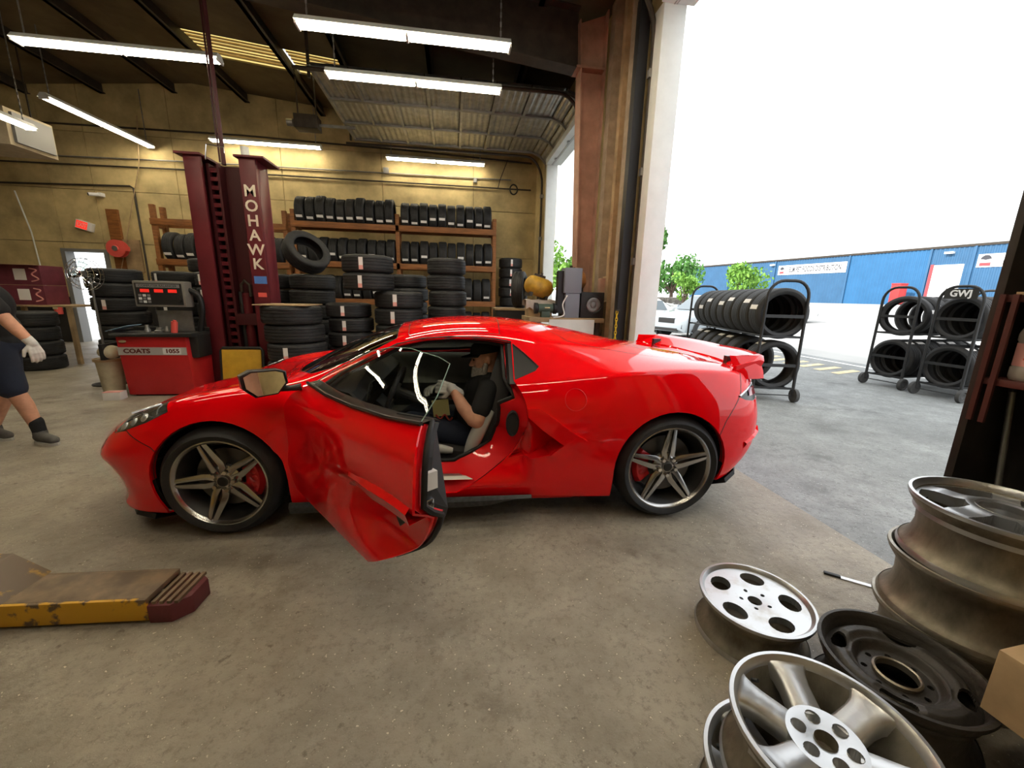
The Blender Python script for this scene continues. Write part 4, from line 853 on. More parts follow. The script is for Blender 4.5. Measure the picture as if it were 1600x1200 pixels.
# ---- painted panels
def panel(regs, name, mat='car_red', **k):
    me, V, b = region_mesh(regs, name, **k); return obj(name, me, mat, CAR)
TH = .012
panel(['body'], 'body_shell', thick=TH); panel(['front_bumper'], 'front_bumper', thick=TH); panel(['rear_bumper'], 'rear_bumper', thick=TH)
panel(['hood'], 'hood', thick=TH); panel(['roof_panel'], 'roof_panel', thick=TH); panel(['engine_cover'], 'engine_cover', thick=TH); panel(['door_right'], 'passenger_door', thick=TH)
o = panel(['windscreen'], 'windscreen', 'windscreen', move=lambda v, n: v-n*.004)
o = panel(['window_right'], 'side_window', 'tinted', move=lambda v, n: v-n*.006)
for s in ('left', 'right'):
    panel(['quarter_window_'+s], 'quarter_window', 'car_black', move=lambda v, n: v-n*.004)
    panel(['intake_trim_'+s], 'intake_trim', move=lambda v, n: v+n*.018, thick=.04)
    sg = 1 if s == 'left' else -1
    # recessed intake: pushed in, deep at the rear tip
    def push(v, n, sg=sg): return Vector((v.x, v.y-sg*(.055+.125*sm(v.x, -.36, -.60)), v.z))
    me, V, b = region_mesh(['intake_'+s], 'side_intake', move=push, normals=False); ino = obj('side_intake', me, 'car_red', CAR)
    m = MB()
    for i, j in b:
        p, q = V[i], V[j]
        m.add([p, q, push(q, 0), push(p, 0)], [(0, 1, 2, 3)])
    m.build('intake_wall', 'jamb_red', ino)
    # headlight: dark bowl, clear lens and projector units
    hl = panel(['headlight_'+s], 'headlight', 'lamp_lens', move=lambda v, n: v-n*.002)
    for k, (a, z) in enumerate(((1.87, .632), (1.80, .665), (1.73, .695))):
        p = side_point(a, z, sg) ; n = surf_normal(p); m = MB(); m.M = Matrix.Translation(p) @ n.to_track_quat('Z', 'Y').to_matrix().to_4x4(); m.lathe([(0, .006), (.019, .004), (.024, 0), (.026, -.004)], 14); m.build('projector_lens', 'lamp_clear', hl, 50)
    pts = [side_point(a, z, sg) for a, z in ((1.925, .60), (1.88, .665), (1.81, .70), (1.73, .74), (1.67, .755))]; m = MB(); m.tube([p+surf_normal(p)*.002 for p in pts], .006, 6); m.build('light_strip', 'lamp_clear', hl, 60)
    tl = panel(['taillight_'+s], 'taillight', 'car_black', move=lambda v, n: v-n*.003)
    for (z0, z1, mt) in ((.80, .86, 'tail_red'),):
        pts = [(side_point(a, zz, sg), ) for a, zz in ((-1.83, .815), (-1.90, .83), (-1.95, .84))]
        m = MB(); m.loft([[side_point(a, z0+.0, sg)+surf_normal(side_point(a, z0, sg))*.003, side_point(a, z0+.05, sg)+surf_normal(side_point(a, z0+.05, sg))*.003] for a in (-1.86, -1.90, -1.93, -1.955)]); m.build('lens', mt, tl)
    pts = [side_point(a, z, sg) for a, z in ((-1.77, .806), (-1.84, .838), (-1.92, .868))]; m = MB(); m.tube([p+surf_normal(p)*.002 for p in pts], .007, 6); m.build('light_strip', 'lamp_clear', tl, 60)
# dark backing under glass lamps and seams
m = MB()
def seam(pairs):
    for f in BMB.edges:
        if len(f.link_faces) == 2:
            a, b = f.link_faces[0][REG], f.link_faces[1][REG]
            if a != b and tuple(sorted((REGN[a], REGN[b]))) in pairs:
                n = surf_normal(f.verts[0].co); p, q = f.verts[0].co, f.verts[1].co
                t = (q-p)
                if t.length < 1e-6: continue
                x = n.cross(t).normalized()*.0022; h = n*.0012
                m.add([p-x+h, q-x+h, q+x+h, p+x+h], [(0, 1, 2, 3)])
def PR(*ps): return {tuple(sorted(p)) for p in ps}
seam(PR(('body', 'front_bumper'), ('body', 'rear_bumper'), ('body', 'hood'), ('body', 'roof_panel'), ('body', 'engine_cover'), ('body', 'door_right'), ('front_bumper', 'hood'), ('body', 'headlight_left'), ('body', 'headlight_right'), ('front_bumper', 'headlight_left'), ('front_bumper', 'headlight_right'), ('rear_bumper', 'engine_cover'), ('body', 'windscreen'), ('body', 'quarter_window_left')))
m.build('panel_seams', 'car_black', CAR)
fp = side_point(-.69, .80); n_ = surf_normal(fp); m = MB(); ring = []
for i in range(40):
    t = 2*math.pi*i/40; p = side_point(-.69+.064*math.cos(t), .80+.064*math.sin(t)); ring.append(p+surf_normal(p)*.0005)
m.tube(ring, .0018, 4, closed=True); m.build('fuel_door_seam', 'jamb_red', CAR, 60)
# ---- black inner shell, under-tray, wheel wells
ids = [r for r in REGN if not (r.startswith('arch') or 'window' in r or r in ('windscreen', 'door_left', 'door_right', 'intake_left', 'intake_right', 'intake_trim_left', 'intake_trim_right'))]
me, _, _ = region_mesh(ids, 'inner_shell', move=lambda v, n: v-n*.03, normals=False); obj('inner_shell', me, 'car_matt', CAR)
m = MB(); m.prism([(2.02, -.5), (1.92, -.70), (1.72, -.72), (1.70, -.58), (1.0, -.6), (1.0, -.84), (-.98, -.84), (-.98, -.58), (-1.72, -.58), (-1.74, -.7), (-1.88, -.55), (-1.88, .55), (-1.74, .7), (-1.72, .58), (-.98, .58), (-.98, .84), (1.0, .84), (1.0, .58), (1.70, .58), (1.72, .72), (1.92, .70), (2.02, .5)], .12, .17); m.build('under_tray', 'car_matt', CAR)
for (a, z), r, s in ((FA, .382, 1), (FA, .382, -1), (RA, .395, 1), (RA, .395, -1)):
    m = MB(); m.M = Matrix.Translation((a, s*.58, z)) @ Matrix.Rotation(R_(-90*s), 4, 'X'); 
    m.lathe([(0, 0), (r, 0), (r, .295)], 36, a0=R_(-8) if s < 0 else R_(172), a1=R_(188) if s < 0 else R_(368)); w = m.build('wheel_well', 'car_matt', CAR, 40)
    for i in range(11):      # ribs moulded in the liner
        t = R_(150)-R_(13)*i; p = Vector((a+(r-.012)*math.cos(t), 0, z+(r-.012)*math.sin(t)))
        m = MB(); m.cyl((p.x, s*.64, p.z), (p.x, s*.865, p.z), .012, 6); m.build('liner_rib', 'rubber', w)
# arch lips
for (a, z), r in ((FA, .362), (RA, .375)):
    for s in (1, -1):
        rows = []
        for i in range(33):
            t = R_(2)+R_(176)*i/32; p = side_point(a+r*math.cos(t)*1.002, z+r*math.sin(t)*1.002, s); rows.append([p, p-Vector((0, s*.05, 0))])
        m = MB(); m.loft(rows); m.build('arch_lip', 'jamb_red', CAR, 60)
# splitter, skirts, rear valance
for s in (1, -1):
    m = MB(); sp_ = [(2.14, .0), (2.10, .40), (1.97, .68), (1.84, .825), (1.70, .885)]; rows = []
    for a, l in sp_: rows.append([(a+.02, s*l, .135), (a+.03, s*(l+.005), .105), (a-.12, s*max(0, l-.08), .10)])
    m.loft(rows); m.build('front_splitter', 'car_matt', CAR)
    m = MB(); rows = []
    for i in range(12):
        a = .98-(1.42)*i/11; w_ = .055*(1-sm(a, -.1, -.44)); p = Vector((a, s*.888, .15+.006*math.sin(i))); rows.append([(a, s*.93, .20+.0*w_), (a, s*.945, .185-w_*.2), (a, s*.93, .185-w_), (a, s*.86, .14)])
    m.loft(rows); m.build('side_skirt', 'skirt_carbon', CAR, 40)
    m = MB(); rows = []
    for a, l, z in ((-1.74, .885, .235), (-1.85, .815, .26), (-1.98, .62, .31), (-2.06, .34, .33), (-2.08, 0, .33)): rows.append([(a-.005, s*l, z+.01), (a-.015, s*(l+.004 if l else 0), z-.02), (a+.10, s*max(l-.12, 0), z-.10)])
    m.loft(rows); m.build('rear_valance', 'car_matt', CAR)
    # bumper crease strake at the tail
    rows = []
    for a, z in ((-1.84, .505), (-1.92, .535), (-2.0, .55), (-2.06, .56)):
        p = side_point(a, z, s); q = side_point(a, z-.05, s); rows.append([p, p+Vector((-.012, s*.012, -.012)), q])
    m = MB(); m.loft(rows); m.build('bumper_strake', 'car_red', CAR)
# ---- spoiler
wing = MB(); rows = []
for i in range(29):
    l = -.77+1.54*i/28; u = abs(l)/.77; ar = -2.215+.225*u**2.2; zz = 1.03+.02*u; drop = .03*((u-.94)/.06)**2 if u > .94 else 0
    ch_ = .30-.08*u
    rows.append([(ar+ch_, l, .955), (ar+ch_*.96, l, .978), (ar+ch_*.5, l, zz-.016-drop), (ar+.03, l, zz+.004-drop), (ar, l, zz-.006-drop), (ar+.012, l, zz-.034-drop), (ar+.07, l, .955)])
wing.loft(rows, closed=True, caps=True); wg = wing.build('rear_spoiler', 'car_red', CAR, 38)
for s in (-1, 1):
    m = MB(); rows = []
    for t, l in ((0, .80), (.35, .79), (.7, .765), (1, .74)):
        z = .905+(1.045-.905)*t; a = -1.99+.015*t; rows.append([(a+.20, s*(l-.02), z-.012*(1-t)), (a+.05, s*(l+.004), z), (a, s*(l-.01), z), (a+.05, s*(l-.05), z)])
    m.loft(rows, closed=True, caps=True); m.build('spoiler_end', 'car_red', wg, 40)
    m = MB(); m.box((-1.93, s*.56-.02, .95), (-1.86, s*.56+.02, 1.02)); m.build('spoiler_foot', 'car_black', wg)
# ---- door opening: painted jamb ring, seal, sill plate
outer = []
ring_o = DOOR[::-1]; 
ring_o = [(.80, .853)]+[p for p in DOOR]
OUT = [(.80, .853)]+DOOR[:-4]+[(-.325, .90), (-.325, 1.0), (-.325, 1.105), (-.22, 1.122), (-.10, 1.130), (.07, 1.132), (.23, 1.118), (.39, 1.082), (.55, 1.005), (.70, .925)]
def resample(poly, n, closed=True):
    P = [Vector(p) for p in poly]; P = P+[P[0]] if closed else P; d = [0]
    for a, b in zip(P[:-1], P[1:]): d.append(d[-1]+(b-a).length)
    out = []
    for i in range(n):
        t = d[-1]*i/(n if closed else n-1); k = max(j for j in range(len(d)) if d[j] <= t+1e-9); k = min(k, len(P)-2)
        u = (t-d[k])/max(1e-9, d[k+1]-d[k]); out.append(P[k]+(P[k+1]-P[k])*u)
    return out
O3 = [side_point(a, z) - Vector((0, .012, 0)) for a, z in OUT]
cx_, cz_ = .22, .66
def inner(a, z):
    dz = 0; k = 1
    ai = cx_+(a-cx_)*(.80 if a < 0 else .93); zi = z
    if z < .5: zi = .36+(z-.21)*.42
    ai = cx_+(a-cx_)*(.74 if (a < 0 and z < .8) else .90 if a < 0 else .93)
    if z > 1.0: zi = z-.022
    return ai, zi
I3 = []; MID = []
for (a, z), p in zip(OUT, O3):
    ai, zi = inner(a, z); l = p.y-(.035 if z > .9 else .035+.10*sm(z, .86, .6)); I3.append(Vector((ai, l, zi))); MID.append(Vector((.5*a+.5*ai+0, p.y-(.008 if z > .9 else .05), .62*z+.38*zi)))
m = MB(); m.loft([O3+[O3[0]], MID+[MID[0]], I3+[I3[0]]]); m.build('door_jamb', 'jamb_red', CAR, 50)
m = MB(); m.tube([p+Vector((0, -.004, 0)) for p in I3], .014, 8, closed=True); m.build('door_seal', 'seal_black', CAR, 60)
m = MB(); m.tube([side_point(a, z)-Vector((0, .01, 0)) for a, z in WIN[:9]], .010, 6); m.build('window_seal', 'seal_black', CAR, 60)
m = MB(); rows = []
for z in (.88, .95, 1.02, 1.10): rows.append([side_point(-.335, z)+Vector((.0, -.004, 0)), side_point(-.30, z)+Vector((0, .0, 0)), side_point(-.285, z)-Vector((0, .03, 0))])
m.loft(rows); m.build('b_pillar', 'car_black', CAR, 50)
m = MB(); rows = []
for a in (.80, .35, .1, -.04, -.10): rows.append([(a, .872, .285+.0*a), (a, .845, .298), (a, .815, .300)])
m.loft(rows); m.build('sill_plate', 'sill_metal', CAR)
# side vent on the jamb
m = MB(); m.M = frame((-.318, .872, .645), (1, 0, 0), (0, 0, 1)); m.lathe([(0, .014), (.05, .012), (.058, .022), (.064, .004)], 24, Matrix.Diagonal((.65, 1.3, -1, 1))); m.build('jamb_vent', 'car_matt', CAR, 40)
# ---- cabin
m = MB(); m.box((-.42, -.80, .18), (1.0, .76, .21)); m.box((-.50, -.80, .18), (-.44, .74, .98)); m.box((.98, -.80, .18), (1.04, .80, .80)); m.build('cabin_floor', 'car_matt', CAR)
m = MB(); m.box((-.30, -.09, .21), (.62, .09, .50)); m.add([(.5, -.1, .45), (.5, .1, .45), (.75, .14, .70), (.75, -.14, .70), (.95, -.1, .45), (.95, .1, .45)], [(0, 1, 2, 3), (0, 3, 4), (1, 5, 2), (3, 2, 5, 4)]); m.build('centre_console', 'seat_black', CAR, bevel=.01)
m = MB(); rows = []
for l in (-.74, -.4, 0, .2, .40, .6, .74):
    hmp = .045*math.exp(-((l-.40)/.2)**2); rows.append([(.98, l, .86), (.80, l, .85+hmp*.5), (.66, l, .80+hmp), (.60, l, .74+hmp), (.64, l, .60), (.80, l, .50)])
m.loft(rows); m.build('dashboard', 'seat_black', CAR, 50)
m = MB(); m.M = frame((.595, .40, .76), (0, 1, 0), (-.25, 0, 1)); m.box((-.15, -.06, -.005), (.15, .06, .012)); m.build('instrument_display', 'lamp_lens', CAR, bevel=.01)
m = MB(); rows = []
for a in (-.25, .1, .5, .85): rows.append([(a, -.80, .84), (a, -.74, .80), (a, -.72, .62), (a, -.66, .56), (a, -.74, .50), (a, -.76, .24)])
M('card_grey', (.36, .39, .385), .5); m.loft(rows); m.build('door_card', 'card_grey', CAR, 50)
sw = MB(); swm = frame((.45, .40, .74), (0, 1, 0), (-.40, 0, 1)); sw.M = swm
sw.tube([(.175*math.cos(t)*1.02, .165*math.sin(t) if math.sin(t) > -.8 else -.8*.165, 0) for t in [2*math.pi*i/40 for i in range(40)]], .016, 8, closed=True); so_ = sw.build('steering_wheel', 'seat_black', CAR, 60)
for sx in (-1, 1):
    m = MB(); m.M = swm; m.box((sx*.02 if sx > 0 else -.165, -.025, -.01), (.165 if sx > 0 else -.02, .02, .008)); m.build('spoke', 'seat_black', so_, bevel=.006)
m = MB(); m.M = swm; m.lathe([(0, .03), (.04, .028), (.058, .012), (.06, -.03)], 20); m.build('hub', 'seat_black', so_, 50); m = MB(); m.M = swm; m.lathe([(0, .033), (.012, .033), (.016, .028)], 14); m.build('badge', 'chrome', so_, 50)
m = MB(); m.M = swm; m.cyl((0, 0, -.02), (0, 0, -.22), .035, 12); m.build('column', 'seat_black', so_)
def seat(l):
    m = MB(); rows = []
    for a, z in ((.36, .32), (.34, .385), (.20, .37), (.0, .345), (-.12, .345)): rows.append([(a, l-.25, z-.10), (a, l-.25, z+.035), (a, l-.17, z+.05), (a, l-.13, z), (a, l, z-.006), (a, l+.13, z), (a, l+.17, z+.05), (a, l+.25, z+.035), (a, l+.25, z-.10)])
    m.loft(rows); st_ = m.build('seat', 'seat_black', CAR, 60)
    m = MB(); rows = []
    for a, z, w in ((-.06, .34, .25), (-.12, .50, .26), (-.19, .70, .25), (-.25, .86, .20), (-.29, .97, .14), (-.315, 1.04, .12), (-.33, 1.06, .06)):
        rows.append([(a-.10, l-w, z), (a+.055, l-w, z), (a+.05, l-w*.72, z), (a, l-w*.5, z), (a-.005, l, z), (a, l+w*.5, z), (a+.05, l+w*.72, z), (a+.055, l+w, z), (a-.10, l+w, z)])
    m.loft(rows, closed=True, caps=True); m.build('backrest', 'seat_black', st_, 60)
    for s in (-1, 1):
        m = MB(); m.tube([Vector(p) for p in catmull([(-.05, l+s*.255, .35), (-.085, l+s*.272, .45), (-.14, l+s*.270, .57), (-.20, l+s*.24, .66)], 5)], [.03+.018*math.sin(math.pi*i/15) for i in range(16)], 10); m.build('back_bolster', 'seat_grey', st_, 60)
        m = MB(); m.tube(catmull([(.36, l+s*.235, .37), (.2, l+s*.25, .405), (.05, l+s*.25, .385)], 5), [.02+.014*math.sin(math.pi*i/10) for i in range(11)], 10); m.build('seat_bolster', 'seat_grey', st_, 60)
seat(.40); seat(-.40)
# ---- the open door: same skin, swung on its front hinge
HX, HY, ANG = .93, .86, R_(-51)
DR = Matrix.Translation((HX, HY, .055)) @ Matrix.Rotation(ANG, 4, 'Z') @ Matrix.Translation((-HX, -HY, 0))
def place(o): o.matrix_local = DR; return o
me, V, b = region_mesh(['door_left'], 'driver_door', thick=.010); door = place(obj('driver_door', me, 'car_red', CAR))
def dpart(mb, name, mat, sm_=None, bevel=0): return mb.build(name, mat, door, sm_, bevel)
# inner frame: edge flange following the skin outline, black trim card
DO = [side_point(a, z) for a, z in DOOR]
m = MB(); inn = [Vector((.22+(p.x-.22)*.955, p.y-.070, .55+(p.z-.55)*.95)) for p in DO]
m.loft([[p-Vector((0, .010, 0)) for p in DO]+[DO[0]-Vector((0, .010, 0))], inn+[inn[0]]]); dpart(m, 'door_edge', 'jamb_red', 40)
m = MB(); k = len(inn); m.add(inn+[p-Vector((0, .022, 0)) for p in inn], [tuple(range(k)), tuple(range(2*k-1, k-1, -1))]+[(i, (i+1) % k, k+(i+1) % k, k+i) for i in range(k)]); dpart(m, 'door_card', 'seat_black')
m = MB(); pts = [Vector((p.x, p.y-.045, p.z)) for p in DO if p.x < .0 and p.z > .3]; m.tube(pts, .012, 6); dpart(m, 'door_seal', 'seal_black', 60)
m = MB(); pts = [side_point(a, z) + Vector((0, .002, .004)) for a, z in ((.80, .853), (.5, .845), (.2, .853), (-.1, .872), (-.325, .90))]; m.tube(pts, .009, 6); dpart(m, 'sill_strip', 'car_black', 60)
m = MB(); tp = [side_point(a, z) for a, z in ((.80, .853), (.65, .848), (.5, .845), (.2, .853), (-.1, .872), (-.325, .90))]; m.loft([[p+Vector((0, 0, .004)) for p in tp], [p+Vector((0, -.06, .012)) for p in tp], [p+Vector((0, -.085, -.005)) for p in tp]]); dpart(m, 'sill_cap', 'car_black', 60)
lt = MB(); lt.box((-.385, .82, .59), (-.355, .87, .645)); dpart(lt, 'door_latch', 'chrome', bevel=.004)
for z0, z1, mt in ((.68, .745, 'label_white'), (.50, .545, 'sill_metal')):
    m = MB(); m.box((-.387 if z0 > .6 else -.345, .805 if z0 > .6 else .78, z0), (-.360 if z0 > .6 else -.32, .855 if z0 > .6 else .815, z1)); dpart(m, 'door_sticker', mt)
m = MB(); rows = []
for a in (.12, .02, -.10, -.22, -.33, -.385):
    u_ = .545+.05*sm(a, .3, -.4); p = side_point(a, u_+.04); k_ = sm(a, .14, -.12); rows.append([p+Vector((0, .0, .012)), p+Vector((0, .018*k_, -.012)), p+Vector((-.0, .014*k_-.01, -.035-.02*k_)), p+Vector((0, -.07*k_, -.05))])
m.loft(rows); dpart(m, 'scoop_lip', 'car_red', 30)
# raised frameless glass
m = MB(); g = [(.74, .875), (.70, .915), (.55, .99), (.39, 1.06), (.22, 1.098), (.05, 1.112), (-.18, 1.102), (-.275, 1.085), (-.30, 1.06), (-.31, .905), (-.1, .872), (.2, .853), (.5, .847)]
GP = [side_point(a, z)-Vector((0, .008, 0)) for a, z in g]; k = len(GP); ctr = [side_point(a, .97)-Vector((0, .008, 0)) for a in (.45, .2, -.05, -.2)]
up_ = [(a, z) for a, z in g[1:9]]; cols = []
for i in range(25):
    a = .74+(-.305-.74)*i/24
    zt = 1e9; 
    for (a0, z0), (a1, z1) in zip(g[:9], g[1:10]):
        if min(a0, a1)-1e-6 <= a <= max(a0, a1)+1e-6 and abs(a0-a1) > 1e-4: zt = z0+(z1-z0)*(a-a0)/(a1-a0); break
    if zt > 5: zt = 1.06
    zb = .853 if a > .2 else .853+(.2-a)*.09
    cols.append([side_point(a, zb+(max(zt, zb+.004)-zb)*t)-Vector((0, .008, 0)) for t in (0, .25, .5, .75, 1)])
m.loft(cols); dpart(m, 'window_glass', 'door_glass', 70)
edge = [c[-1] for c in cols]+[c for c in cols[-1][::-1]]; M('glass_edge', (.35, .5, .46), .2)
m = MB(); m.tube(edge, .0022, 4); dpart(m, 'glass_edge', 'glass_edge')
def mirror(s, par):
    m = MB(); c = Vector((.80, s*1.02, .885)); rows = []
    for x, k in ((.0, 1.0), (.04, 1.0), (.09, .82), (.115, .45), (.12, .1)): rows.append([c+Vector((x, y*k, z*k)) for y, z in ((-.10, .05), (-.105, -.01), (-.055, -.065), (.05, -.07), (.10, -.02), (.105, .045), (.06, .068), (-.06, .064))])
    m.loft(rows, closed=True, caps=True); h = m.build('mirror', 'car_black', par, 50)
    m = MB(); m.add([c+Vector((-.004+.22*z-.012, y*.86, z*.84)) for y, z in ((-.10, .05), (-.105, -.01), (-.055, -.065), (.05, -.07), (.10, -.02), (.105, .045), (.06, .068), (-.06, .064))], [tuple(range(8))]); m.build('mirror_glass', 'mirror', h)
    m = MB(); m.tube([c+Vector((-.005, y*.95, z*.94)) for y, z in ((-.10, .05), (-.105, -.01), (-.055, -.065), (.05, -.07), (.10, -.02), (.105, .045), (.06, .068), (-.06, .064))], .006, 6, closed=True); m.build('mirror_bezel', 'car_black', h, 60)
    m = MB(); m.tube([c+Vector((.04, -s*.04, -.04)), c+Vector((.02, -s*.12, -.05)), c+Vector((.0, -s*.17, -.045))], [.022, .016, .02], 8); m.build('mirror_stalk', 'car_black', h, 60)
mirror(1, door); mirror(-1, CAR)
# ---- wheels
def wheel(a, l, z, R, rr, W, s, kind):
    base = Matrix.Translation((a, s*l, z)) @ Matrix.Rotation(R_(-90*s), 4, 'X')      # local Z -> outboard
    rim = MB(); rim.M = base
    rim.lathe([(rr+.012, .0), (rr+.014, -.012), (rr-.004, -.02), (rr-.012, -.05), (rr-.03, -.09), (rr-.03, -W+.04), (rr+.01, -W), (rr-.022, -W), (rr-.045, -W+.05), (rr-.045, -.09), (rr-.026, -.05), (rr-.012, -.022), (rr-.002, -.004), (rr+.004, .002)], 48, closed=True)
    wh = rim.build('wheel', 'alloy_barrel', CAR, 40); wh['label'] = kind
    lp_ = MB(); lp_.M = base; lp_.lathe([(rr+.0125, -.004), (rr+.013, .0025), (rr+.004, .0045), (rr-.003, -.002), (rr-.010, -.014)], 64); lp_.build('rim_lip', 'alloy_edge', wh, 40)
    ty = MB(); ty.M = base; h = -W/2
    ty.lathe([(rr+.008, .0), (rr+.02, .012), ((R+rr)/2, .018), (R-.03, .006), (R-.008, -.02), (R, -.05), (R, -W*.3), (R-.006, -W*.3-.004), (R-.006, -W*.3-.012), (R, -W*.3-.016), (R, -W+.05), (R-.008, -W+.02), (R-.03, -W-.006), ((R+rr)/2, -W-.018), (rr+.008, -W)], 64); ty.build('tyre', 'rubber', wh, 40)
    for i in range(5):
        rot = base @ Matrix.Rotation(2*math.pi*i/5+(R_(0) if a > 0 else R_(270)), 4, 'Z')
        for q in (-1, 1):
            m = MB(); m.M = rot
            r0, r1 = .046, rr-.003
            P = [(r0, q*.001), (.096, q*.012), (r1, q*.004), (r1, q*.027), (.106, q*.046), (.066, q*.043)]
            def lv(r): return -.034+.030*((r-r0)/(r1-r0))**1.5
            top = [(x, y, lv(x)+(0, -.004, -.001, -.006, -.008, -.004)[j]) for j, (x, y) in enumerate(P)]; bot = [(x, y*.85, lv(x)-.035) for x, y in P]
            fcs = [tuple(range(6)), tuple(range(11, 5, -1))]+[(j, (j+1) % 6, 6+(j+1) % 6, 6+j) for j in range(6)]; m.add(top+bot, fcs); m.build('spoke', 'alloy_dark', wh, bevel=.0025)
        t = 2*math.pi*i/5+(R_(36) if a > 0 else R_(306)); p = Vector((.056*math.cos(t), .056*math.sin(t), -.045)); m = MB(); m.M = base; m.cyl(p, p+Vector((0, 0, .026)), .012, 6); m.build('lug_nut', 'chrome', wh)
    m = MB(); m.M = base; m.lathe([(.088, -.075), (.085, -.058), (.070, -.050), (.034, -.044), (.033, -.028), (0, -.024)], 30); m.build('hub', 'alloy_dark', wh, 40)
    m = MB(); m.M = base; m.lathe([(.030, -.026), (.026, -.022), (0, -.021)], 20); m.build('centre_cap', 'car_black', wh, 40)
    dr_ = rr*.72; m = MB(); m.M = base; m.lathe([(0, -.085), (.085, -.085), (.085, -.10), (dr_, -.10), (dr_, -.125), (0, -.125)], 40); m.build('brake_disc', 'disc_steel', wh, 40)
    # caliper on the rear side of front axle, front side of rear axle
    ca = (math.pi if a > 0 else 0)
    m = MB(); m.M = base; th0 = ca if s < 0 else (math.pi-ca)*-1+math.pi
    ang = (R_(180) if a > 0 else 0.); prof = [(dr_-.075, -.075), (dr_+.004, -.06), (dr_+.028, -.085), (dr_+.028, -.145), (dr_-.075, -.15)]
    m.lathe(prof, 10, a0=ang-R_(34), a1=ang+R_(34), closed=True); m.build('brake_caliper', 'caliper_red', wh, 30)
    for da in (-16, 0, 16):
        t = ang+R_(da); m = MB(); m.M = base; m.sphere(((dr_-.022)*math.cos(t), (dr_-.022)*math.sin(t), -.064), (.018, .018, .006), 10, 6); m.build('caliper_piston', 'caliper_red', wh, 50)
for s in (1, -1):
    wheel(1.338, .925, .327, .327, .246, .235, s, 'front wheel with five split grey spokes'); wheel(-1.328, .93, .345, .345, .264, .28, s, 'rear wheel with five split grey spokes')
BMB.free(); bpy.data.meshes.remove(DENSE)
# ================================================================ people
M('skin', (.60, .31, .20), .55, var=.12, scale=20); M('shirt_black', (.012, .012, .013), .85, bump=.4, bscale=14); M('navy_cloth', (.014, .020, .040), .85, bump=.4, bscale=12); M('beard_grey', (.55, .51, .47), .9, var=.3, scale=60, bump=.6, bscale=120)
M('glove_white', (.70, .69, .66), .85, var=.15, scale=20); M('sock_black', (.012, .012, .014), .9); M('shoe_grey', (.10, .095, .09), .8, var=.2, scale=20); M('sole_white', (.45, .44, .42), .7); M('eye_dark', (.02, .015, .012), .2); M('hair_dark', (.03, .022, .016), .8)
def capsule(mb, p0, p1, r0, r1, seg=14):
    p0, p1 = Vector(p0), Vector(p1); d = p1-p0; L = max(d.length, 1e-5); m = Matrix.Translation(p0) @ d.to_track_quat('Z', 'Y').to_matrix().to_4x4()
    pr = [(r0*math.sin(t), -r0*math.cos(t)) for t in [math.pi/2*i/5 for i in range(6)]]+[(r1*math.cos(t), L+r1*math.sin(t)) for t in [math.pi/2*i/5 for i in range(6)]]
    pr[0] = (0, -r0); pr[-1] = (0, L+r1); mb.lathe(pr, seg, m)
def blob(name, prims, mat, parent, voxel=.009, it=6, base=(0, 0, 0)):
    mb = MB(); b = Vector(base)
    for p in prims:
        if p[0] == 'c': capsule(mb, Vector(p[1])-b, Vector(p[2])-b, p[3], p[4])
        elif p[0] == 'chain':
            for (q0, r0), (q1, r1) in zip(p[1][:-1], p[1][1:]): capsule(mb, Vector(q0)-b, Vector(q1)-b, r0, r1)
        else: mb.sphere(Vector(p[1])-b, p[2], 18, 12, p[3] if len(p) > 3 else None)
    me = mb.mesh(name); o = bpy.data.objects.new('tmp', me); C.objects.link(o)
    r = o.modifiers.new('r', 'REMESH'); r.mode = 'VOXEL'; r.voxel_size = voxel; s = o.modifiers.new('s', 'SMOOTH'); s.factor = .5; s.iterations = it
    me2 = bpy.data.meshes.new_from_object(o.evaluated_get(bpy.context.evaluated_depsgraph_get())); bpy.data.objects.remove(o); me2.name = name; me2.materials.clear(); me2.shade_smooth()
    return obj(name, me2, mat, parent)
def hand(w, d, n, side, curl=.5, g=0.):
    """wrist w, pointing d, palm facing n; side=+1 puts the thumb along n x d"""
    w, d, n = Vector(w), Vector(d).normalized(), Vector(n); n = (n-d*n.dot(d)).normalized(); x = n.cross(d)*side; out = []
    pc = w+d*.048
    for k in (-1, -.33, .33, 1): out.append(('c', w+x*k*.020, w+d*.085+x*k*.033, .013+g, .0125+g))
    for k, L in zip((1, .36, -.30, -.92), (.070, .080, .074, .058)):
        p = w+d*.088+x*k*.037; a = .25*curl; chain = [(p, .0098+g)]
        for j, f in enumerate((.45, .32, .23)):
            a += curl*(.75 if j else .45); v = d*math.cos(a)+n*math.sin(a); p = p+v*L*f*1.12; chain.append((p, (.0092, .0085, .0075)[j]+g))
        out.append(('chain', chain))
    p = w+d*.022+x*.026; v = (d*.62+x*.75+n*.25).normalized(); q = p+v*.042; v2 = (d*.9+x*.25+n*(.3+.4*curl)).normalized(); out.append(('chain', [(p, .014+g), (q, .0115+g), (q+v2*.030, .0098+g), (q+v2*.052, .0085+g)]))
    return out
